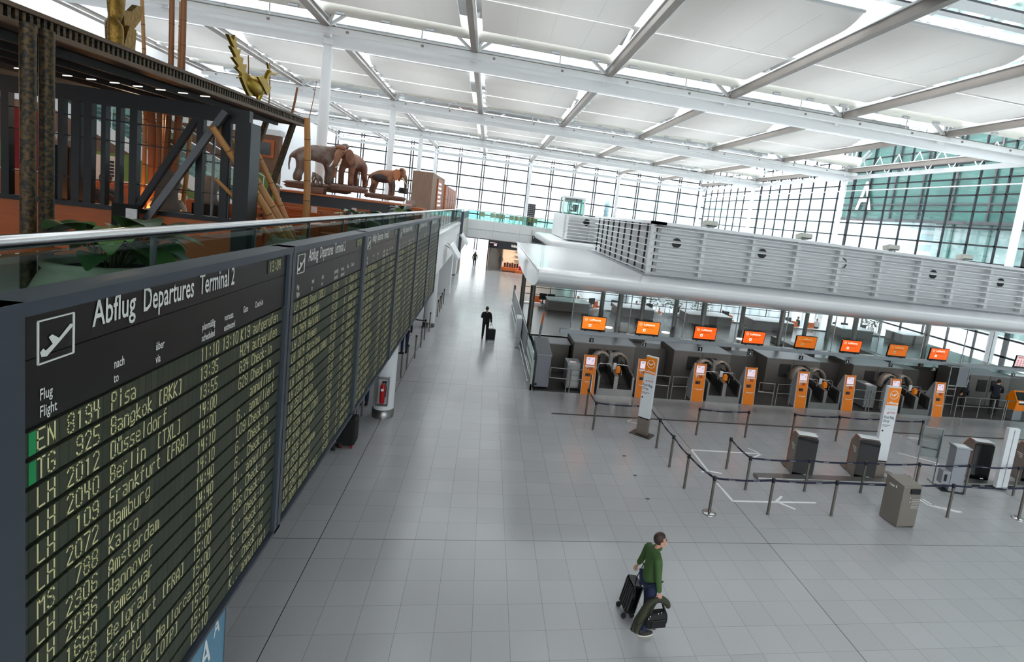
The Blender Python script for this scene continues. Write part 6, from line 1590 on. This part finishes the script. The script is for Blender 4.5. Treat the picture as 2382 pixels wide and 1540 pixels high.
planter('round stone planter holding the leaning bamboo poles', (-.66, .38), .44)
planter('round stone planter farther along the glass balustrade', (-.75, 5.2), .5, 'bright leafy plant in the third planter before the elephants', 8, 30, .5, 'leaf_light', .45)
planter('small stone planter near the far wooden booth', (-.9, 13.2), .42, 'leafy plant with upright blades near the wooden booth', 11, 24, .6, 'leaf', .5)

# elephants
def elephant(label, loc, rz, s, m1, base=True, tusk='ivory', head_turn=0.0, patches=None):
    t = thing('elephant_statue', label, 'statue', loc, rz)
    M_ = WM[t.name]; S = lambda x, y, z: Vector((x * s, y * s, z * s))
    k = Skin(); k.M = M_
    c = k.node(S(0, .1, 1.36), (.44 * s, .46 * s)); r1 = k.chain(c, [(S(0, -.35, 1.4), (.46 * s, .46 * s)), (S(0, -.78, 1.32), (.38 * s, .4 * s)), (S(0, -1.0, 1.15), (.22 * s, .26 * s))])
    n1 = k.chain(c, [(S(0, .5, 1.45), (.36 * s, .4 * s)), (S(head_turn * .2, .82, 1.58), (.28 * s, .3 * s)), (S(head_turn * .45, 1.05, 1.66), (.27 * s, .27 * s))])
    tr = k.chain(n1, [(S(head_turn * .6, 1.28, 1.42), .19 * s), (S(head_turn * .68, 1.36, 1.12), .13 * s), (S(head_turn * .7, 1.38, .8), .1 * s), (S(head_turn * .72, 1.38, .5), .08 * s), (S(head_turn * .75, 1.45, .3), .06 * s)])
    for q in (-1, 1):
        k.chain(c, [(S(q * .27, .42, 1.0), .2 * s), (S(q * .28, .48, .6), .15 * s), (S(q * .28, .46, .2), .145 * s), (S(q * .28, .47, .0), .17 * s)])
        k.chain(r1 - 1, [(S(q * .27, -.75, .95), .22 * s), (S(q * .28, -.72, .6), .15 * s), (S(q * .28, -.86, .25), .14 * s), (S(q * .28, -.82, .0), .16 * s)])
    k.chain(r1, [(S(0, -1.16, 1.05), .05 * s), (S(0, -1.2, .7), .035 * s), (S(.02, -1.18, .45), .03 * s)])
    ex = MB()
    for q in (-1, 1): ex.ell(M_ @ S(head_turn * .45 + q * .13, 1.06, 1.86), tuple(x * s for x in (.15, .17, .13)), 12, 0)
    for q in (-1, 1): ex.ell(M_ @ S(head_turn * .5 + q * .235, 1.18, 1.62), .028 * s, 8, 1)
    k.build('body', [m1, 'black'], t, ex)
    for q in (-1, 1):
        m = MB(); Rm = M_.to_3x3() @ Matrix.Rotation(q * .5, 3, 'Z') @ Matrix.Rotation(-q * .15, 3, 'Y')
        m.ell(M_ @ S(head_turn * .35 + q * .37, .82, 1.5), (.045 * s, .25 * s, .36 * s), 14, 0, Rm); m.ell(M_ @ S(head_turn * .35 + q * .4, .78, 1.3), (.04 * s, .16 * s, .25 * s), 12, 0, Rm)
        m.build('ear', patches or m1, t)
        m = MB(); m.tube([M_ @ S(head_turn * .55 + q * .16, 1.18, 1.3), M_ @ S(head_turn * .6 + q * .2, 1.36, 1.02), M_ @ S(head_turn * .62 + q * .2, 1.52, .86), M_ @ S(head_turn * .64 + q * .17, 1.66, .82)], [.045 * s, .045 * s, .035 * s, .008 * s], 10); m.build('tusk', tusk, t)
    if patches:
        m = MB(); m.ell(M_ @ S(0, 1.17, 1.72), tuple(x * s for x in (.17, .14, .18)), 12); m.build('forehead_patch', patches, t)
        m = MB()
        for q in (-1, 1): m.ell(M_ @ S(q * .27, -.25, 1.1), (.6 * s * abs(math.sin(rz)) + .2 * s * abs(math.cos(rz)), .6 * s * abs(math.cos(rz)) + .2 * s * abs(math.sin(rz)), .3 * s), 14)
        m.build('flank_patch', 'elephant_dark', t)
    if base:
        m = MB(); R_ = random.Random(int(s * 100)); n = 26; rings = []
        for (sc_, z) in ((.94, -.32), (1.05, -.24), (.98, -.16), (1.06, -.1), (.96, -.02), (.55, .02)):
            rings.append([(.62 * s * sc_ * math.cos(a) * (1 + R_.uniform(-.08, .08)), 1.35 * s * sc_ * math.sin(a) * (1 + R_.uniform(-.05, .05)) + .05 * s, z * s + R_.uniform(-.015, .015)) for a in (2 * PI * j / n for j in range(n))])
        vs = [M_ @ Vector(p) for g in rings for p in g]; fs = []
        for i in range(len(rings) - 1):
            for j in range(n): fs.append((i * n + j, i * n + (j + 1) % n, (i + 1) * n + (j + 1) % n, (i + 1) * n + j))
        fs.append(tuple((len(rings) - 1) * n + j for j in range(n))); fs.append(tuple(range(n - 1, -1, -1)))
        m.add(vs, fs, 0, True); m.build('carved_base', 'carved_rock', t)
    return t
t = thing('elephant_plinth', 'long dark counter with orange wood top carrying the three elephants', 'plinth', (-3.7, 16.5, ZG))
MB().box(-8.2, 15.2, ZG, -1.3, 18.4, 6.34).build('body', 'sign_dark', t); MB().box(-8.25, 15.15, 6.34, -1.25, 18.45, 6.41).build('top', 'wood_top', t)
MB().box(-1.75, 15.17, ZG + .1, -1.3, 15.2, 6.3).build('steel_panel', 'steel_top', t)
elephant('small brown carved elephant facing right, at the right end of the plinth', (-2.2, 16.2, 6.73), -PI / 2 - .1, .66, 'elephant_brown', patches='elephant_ochre')
elephant('carved wooden elephant facing the camera with two white tusks', (-3.75, 16.5, 6.93), PI - .35, .86, 'elephant_wood')
elephant('big grey carved elephant seen from its side behind the bamboo', (-5.2, 16.6, 6.85), -PI / 2 + .5, 1.0, 'elephant_grey', tusk='tusk_brown')
elephant('calf sized carved elephant under the big grey one', (-4.95, 15.7, 6.72), PI - .2, .3, 'elephant_grey', base=False)
o = MB().box(-5.2, 15.4, 6.41, -4.6, 15.95, 6.7).build('carved_block', 'carved_rock', bevel=.04); tag(o, 'carved wooden block under the small elephant calf', 'block')
# bar and booth beyond the elephants
t = thing('wooden_booth', 'tall weathered wood booth with slanted top beyond the elephants', 'booth', (-1.3, 24, ZG))
m = MB(); m.prism([(-1.85, 22, ZG), (-.74, 22, ZG), (-.74, 22, 8.3), (-1.85, 22, 8.28)], (0, 8, 0)); m.build('body', 'wood_grey', t)
MB().box(-.74, 24.6, 6.2, -.66, 27.6, 8.1).build('sign_panel', 'wood_orange', t)
m = MB()
for i in range(6): m.box(-.655, 24.9 + .0 * i, 6.4 + .27 * i, -.65, 27.2 - .3 * (i % 3), 6.52 + .27 * i)
m.build('sign_lettering', 'pink_screen', t)
for i in range(5):
    y = 31.5 + 2.6 * i; t = thing('wood_cabinet', 'tall orange wood cabinet beyond the booth, %s from the booth' % ORD[i], 'cabinet', (-1.2, y, ZG), 0, 'orange wood cabinets')
    MB().box(-1.9, y, ZG, -.72, y + 2.3, 7.95 - .03 * i).build('body', 'wood_orange', t, bevel=.02); m = MB()
    m.box(-.72, y + .05, 6.9, -.7, y + 2.25, 6.94); m.box(-.72, y + 2.3, ZG, -.7, y + 2.36, 7.9); m.build('joints', 'luggage_brown', t)
t = thing('bar_counter', 'low orange wood counter with bar gear between elephants and booth', 'counter', (-1.4, 19.6, ZG))
MB().box(-2.1, 19.2, ZG, -.8, 20.6, 6.25).build('body', 'wood_orange', t)
m = MB(); m.tube([(-1.9, 20, 6.25), (-1.9, 20, 7.0)], .03, 8); m.tube([(-1.6, 20, 6.25), (-1.6, 20, 6.8)], .03, 8); m.box(-1.8, 19.9, 6.25, -1.3, 20.3, 6.6); m.build('tap_gear', 'chrome', t)
m = MB(); m.lathe([(.22, 0), (.26, .1), (.2, .3)], (-1.95, 19.8, 6.9), 16); m.build('drum', 'black', t)
# far stairs and timber walls
t = thing('stair_flight', 'white stair flight with glass sides descending behind the restaurant', 'stairs', (-7, 9, ZG))
P0, P1 = Vector((-10.6, 9, 8.6)), Vector((-4.6, 9, 5.55))
m = MB(); m.prism([P0, P1, P1 - Vector((0, 0, .42)), P0 - Vector((0, 0, .42))], (0, .12, 0)); m.prism([P0 + Vector((0, 1.6, 0)), P1 + Vector((0, 1.6, 0)), P1 + Vector((0, 1.6, -.42)), P0 + Vector((0, 1.6, -.42))], (0, .12, 0)); m.build('stringers', 'white_paint', t)
m = MB()
for j in range(18):
    p = P0.lerp(P1, (j + .5) / 18); m.box(p.x - .17, 9.1, p.z - .02, p.x + .17, 10.6, p.z + .03)
m.build('treads', 'steel_top', t)
m = MB(); m.prism([P0 + Vector((0, .02, 0)), P1 + Vector((0, .02, 0)), P1 + Vector((0, .02, .95)), P0 + Vector((0, .02, .95))], (0, .02, 0)); m.build('glass_side', 'pane_teal', t)
m = MB()
for dy in (0, 1.7):
    m.tube([P0 + Vector((0, dy, 1.0)), P1 + Vector((0, dy, 1.0))], .03, 8); m.tube([P0 + Vector((0, dy, .6)), P1 + Vector((0, dy, .6))], .018, 8)
    for j in range(5): p = P0.lerp(P1, (j + .5) / 5) + Vector((0, dy, 0)); m.tube([p, p + Vector((0, 0, 1.0))], .018, 6)
m.build('handrails', 'chrome', t)
struct('wall_timber', MB().box(-16, 12.2, ZG, -5.3, 12.5, 8.4), 'wood_plank')
m = MB().box(-16, 12.15, 8.4, -5.25, 12.6, 8.6); struct('trim_7', m, 'white_paint')
m = MB().box(-16, 12.05, ZG, -5.35, 12.15, 7.0); tag(m.build('back_bar_panel', 'leaf_yellow'), 'yellow green lit panel low on the timber wall', 'panel')
t = thing('wall_screen', 'dark television in orange wood frame on the timber wall', 'screen', (-5.6, 12.1, 8))
MB().box(-6.1, 12.1, 7.55, -5.45, 12.2, 8.2).build('frame', 'wood_orange', t, bevel=.02); MB().box(-6.0, 12.08, 7.65, -5.55, 12.1, 8.1).build('display', 'black_gloss', t)
o = MB().box(-9.15, 6.0, 5.3, -8.5, 6.1, 7.75).build('red_banner', 'red_cloth'); tag(o, 'tall deep red banner panel behind the gold pillars', 'banner')
t = thing('serving_counter', 'long orange wood serving counter inside the pavilion', 'counter', (-6, 3.2, ZG))
MB().box(-9, 3.0, ZG, -4.2, 3.7, 6.28).build('front', 'wood_orange', t); MB().box(-9.05, 2.95, 6.28, -4.15, 3.75, 6.34).build('top', 'wood_top', t)
t = thing('booth_bench', 'orange wood bench partition by the blonde woman', 'bench', (-2.6, 3.6, ZG))
MB().box(-4.0, 3.2, ZG, -1.9, 3.3, 6.15).build('back', 'wood_orange', t); MB().box(-4.0, 3.3, ZG, -1.9, 3.8, 5.65).build('seat', 'wood_top', t)
for i, (x, y, lab) in enumerate(((-2.6, 6.2, 'orange wood partition behind the leaning bamboo'), (-3.2, 9.0, 'orange wood partition in front of the elephants'), (-1.9, 4.6, 'low orange wood partition right of the pavilion'))):
    o = MB().box(x - 1.5, y, ZG, x + 1.0, y + .1, 6.1).build('wood_partition', 'wood_orange'); tag(o, lab, 'partition')
# tables and chairs
def wooden_chair(lab, loc, rz, first=[]):
    if not first:
        t = thing('wooden_chair', lab, 'chair', (0, 0, 0), 0, 'orange wooden restaurant chairs')
        MB().box(-.22, -.22, .43, .22, .22, .47).build('seat', 'wood_top', t)
        m = MB()
        for z in (.62, .76, .9): m.box(-.2, -.22, z, .2, -.19, z + .07)
        m.build('backrest', 'wood_orange', t)
        for x in (-.2, .2):
            for y in (-.2, .2): MB().box(x - .02, y - .02, 0, x + .02, y + .02, .43 if y > 0 else 1.0).build('leg', 'wood_orange', t)
        place(t, loc, rz); first.append(t); return t
    return dup(first[0], loc, rz, lab)
for i, (x, y, rz, lab) in enumerate(((-1.3, -5.2, 1.2, 'orange wooden chair left of the gold pillars'), (-2.0, 1.9, .4, 'orange wooden chair right of the blonde woman'), (-1.9, 3.6, 2.8, 'orange wooden chair by the carved strut'), (-1.2, 4.2, .3, 'orange wooden chair before the upright bamboo'), (-1.5, 6.6, -.4, 'orange wooden chair near the bright leafy plant'), (-1.6, 9.4, .2, 'orange wooden chair in front of the elephant plinth'), (-4.0, 1.9, .9, 'orange wooden chair behind the seated man'))):
    wooden_chair(lab, (x, y, ZG), rz)
def table(lab, x, y, first=[]):
    if not first:
        t = thing('wooden_table', lab, 'table', (0, 0, 0), 0, 'restaurant tables'); MB().box(-.4, -.4, .72, .4, .4, .76).build('tabletop', 'wood_top', t, bevel=.01); MB().tube([(0, 0, .03), (0, 0, .72)], .04, 10).build('leg', 'iron', t); MB().lathe([(.25, 0), (.24, .03)], n=18).build('base', 'iron', t); place(t, (x, y, ZG)); first.append(t)
    else: dup(first[0], (x, y, ZG), 0, lab)
for x, y, lab in ((-3.9, .55, 'small wooden table in front of the seated man'), (-1.5, -4.6, 'small wooden table left of the first planter'), (-1.9, 5.3, 'small wooden table behind the second planter'), (-1.6, 8.2, 'small wooden table before the elephant plinth'), (-1.3, 2.9, 'small wooden table beside the upright bamboo')): table(lab, x, y)
for i, (x, y, z, lab) in enumerate(((-3.95, .45, 5.96, 'wine glass on the table of the seated man'), (-3.75, .5, 5.96, 'second glass on the table of the seated man'))):
    o = MB().lathe([(.03, 0), (.006, .01), (.006, .07), (.03, .1), (.035, .17)], (x, y, z), 14).build('wine_glass', 'pane_poster'); tag(o, lab, 'glass')
for i, (x, y, z, rz, lab) in enumerate(((-2.55, -.8, 5.85, 0, 'white menu card on a black stand by the first window post'), (-1.9, 5.3, 5.96, .3, 'white menu card on the table behind the second planter'), (-1.6, 8.2, 5.96, .1, 'white menu card on the table before the plinth'))):
    t = thing('menu_card', lab, 'menu', (x, y, z), rz, 'white menu cards'); M_ = WM[t.name]
    m = MB().box(-.06, -.01, 0, .08, .01, .26); m.v = [M_ @ q for q in m.v]; m.build('card', 'white_cloth', t)
    if i == 0:
        m = MB(); m.box(-.26, .02, -.3, .08, .06, .32); m.v = [M_ @ q for q in m.v]; m.build('stand', 'black_matt', t)
    m = MB()
    for q in range(4): m.box(-.04, -.013, .06 + .04 * q, .03, -.01, .066 + .04 * q)
    m.v = [M_ @ q for q in m.v]; m.build('print', 'text_grey', t)
# seated guests and staff
SIT = dict(pelvis=(0, -.05, .55), waist=(0, -.03, .7), chest=(0, .03, .88), neck=(0, .06, 1.08), head=(0, .11, 1.22), ls=(-.19, .04, 1.02), rs=(.19, .04, 1.02), le=(-.24, .22, .82), re=(.24, .22, .82), lw=(-.08, .34, 1.0), rw=(.1, .42, .84), lh=(-.1, 0, .52), rh=(.1, 0, .52), lk=(-.12, .42, .5), rk=(.12, .42, .5), la=(-.12, .42, .09), ra=(.12, .42, .09))
SKN[0] = 'skin_dark'
person('seated man in dark jacket resting chin on hand behind the window posts', (-4.05, 1.15, ZG), PI + .25, 1.78, SIT, 'grey_cloth', 'navy_cloth', hairm='hair_black', hem=.4)
SKN[0] = 'skin'
person('blonde long haired woman seen from behind inside the pavilion', (-2.9, .75, ZG), .5, 1.72, SIT, 'beige_cloth', 'red_cloth', hair='long', hairm='hair_blonde', hem=.4)
person('cook in white working behind the serving counter', (-4.75, 4.2, ZG), 2.4, 1.7, dict(re=(.2, .2, 1.1), rw=(.1, .4, 1.0)), 'white_cloth', 'black_cloth')
person('bald guest in pale shirt beyond the blonde woman', (-3.65, 2.55, ZG), 2.8, 1.78, SIT, 'white_cloth', 'grey_cloth', hairm='skin', hem=.4)
person('guest in black at the foot of the white stairs', (-4.6, 8.3, ZG), 2.6, 1.75, None, 'black_cloth', 'black_cloth', hairm='hair_black')
person('guest with white sleeve at the far left of the gallery', (-2.6, -3.3, ZG), 1.6, 1.75, SIT, 'white_cloth', 'black_cloth', hairm='hair_black', hem=.4)
# stone torso figures
def torso(lab, loc, s):
    t = thing('stone_torso', lab, 'sculpture', loc, 0, 'grey stone torso sculptures'); M_ = WM[t.name]
    m = MB().lathe([(.2 * s, 0), (.23 * s, .06 * s), (.18 * s, .2 * s), (.17 * s, .34 * s), (.21 * s, .52 * s), (.19 * s, .66 * s), (.1 * s, .72 * s), (.085 * s, .8 * s)], (0, 0, 0), 24); m.v = [M_ @ Vector((q.x * 1.15, q.y * .75, q.z)) for q in m.v]; m.build('figure', 'elephant_stone', t)
    return t
torso('grey stone torso sculpture beside the blonde woman', (-2.68, .3, 6.06), .85); torso('smaller grey stone torso farther inside the pavilion', (-3.3, 3.0, 6.1), .75)
o = MB().box(-2.95, .1, ZG, -2.4, .5, 6.06).build('sculpture_stand', 'black_matt'); tag(o, 'black stand under the stone torso by the blonde woman', 'stand')
o = MB().box(-3.55, 2.85, ZG, -3.05, 3.15, 6.1).build('sculpture_stand', 'black_matt'); tag(o, 'black stand under the smaller stone torso', 'stand')
o = MB().box(-4.1, -.2, 6.1, -3.78, .1, 6.9).build('dark_vase', 'black_matt', bevel=.06); tag(o, 'tall dark vase behind the window posts left of the seated man', 'vase')
o = MB().box(-4.1, -.2, ZG, -3.78, .1, 6.1).build('vase_stand', 'black_matt'); tag(o, 'black stand under the tall dark vase', 'stand')
m = MB()
for i in range(5): m.ell((-4.1 + .1 * i, 0, 7.0 + .06 * (i % 2)), (.06, .05, .05), 8)
tag(m.build('white_flowers', 'white_cloth'), 'white flowers above the tall dark vase', 'flowers')
t = thing('notice_board', 'white notice board with dark bars on the serving counter', 'notice', (-5.4, 3.3, 6.34))
MB().box(-5.55, 3.2, 6.34, -5.1, 3.24, 6.85).build('panel', 'white_cloth', t); m = MB()
for i in range(5): m.box(-5.28, 3.19, 6.42 + .07 * i, -5.2, 3.2, 6.47 + .07 * i)
m.build('bars', 'text_dark', t)
# warm spot on the bamboo clump
l = bpy.data.lights.new('bamboo_uplight', 'POINT'); l.energy = 30; l.color = (1, .45, .14); l.shadow_soft_size = .08
o = bpy.data.objects.new('bamboo_uplight', l); o.location = (-3.35, .75, 5.75); COL.objects.link(o)
t = thing('uplight', 'small warm uplight at the foot of the bamboo clump', 'lamp', (-3.35, .8, 5.6)); MB().lathe([(.05, 0), (.06, .08)], (-3.35, .8, 5.55), 12).build('lens', 'lamp_warm', t); MB().lathe([(.07, 5.2), (.07, 5.55)], (-3.35, .8, 0), 12).build('housing', 'black', t)
for i, (x, y) in enumerate(((5.2, 49.6), (8.2, 50.5))):
    l = bpy.data.lights.new('shop_lamp', 'AREA'); l.energy = 120; l.size = 1.2; l.color = (1, .66, .4); o = bpy.data.objects.new('shop_lamp', l); o.location = (x, y, 3.2); COL.objects.link(o)
for i, (x, y) in enumerate(((-6.5, -1.5), (-4, 1.6), (-6, 6))):
    l = bpy.data.lights.new('restaurant_lamp', 'POINT'); l.energy = 25; l.color = (1, .7, .45); l.shadow_soft_size = .1; o = bpy.data.objects.new('restaurant_lamp', l); o.location = (x, y, 7.6); COL.objects.link(o)
finish_skins()
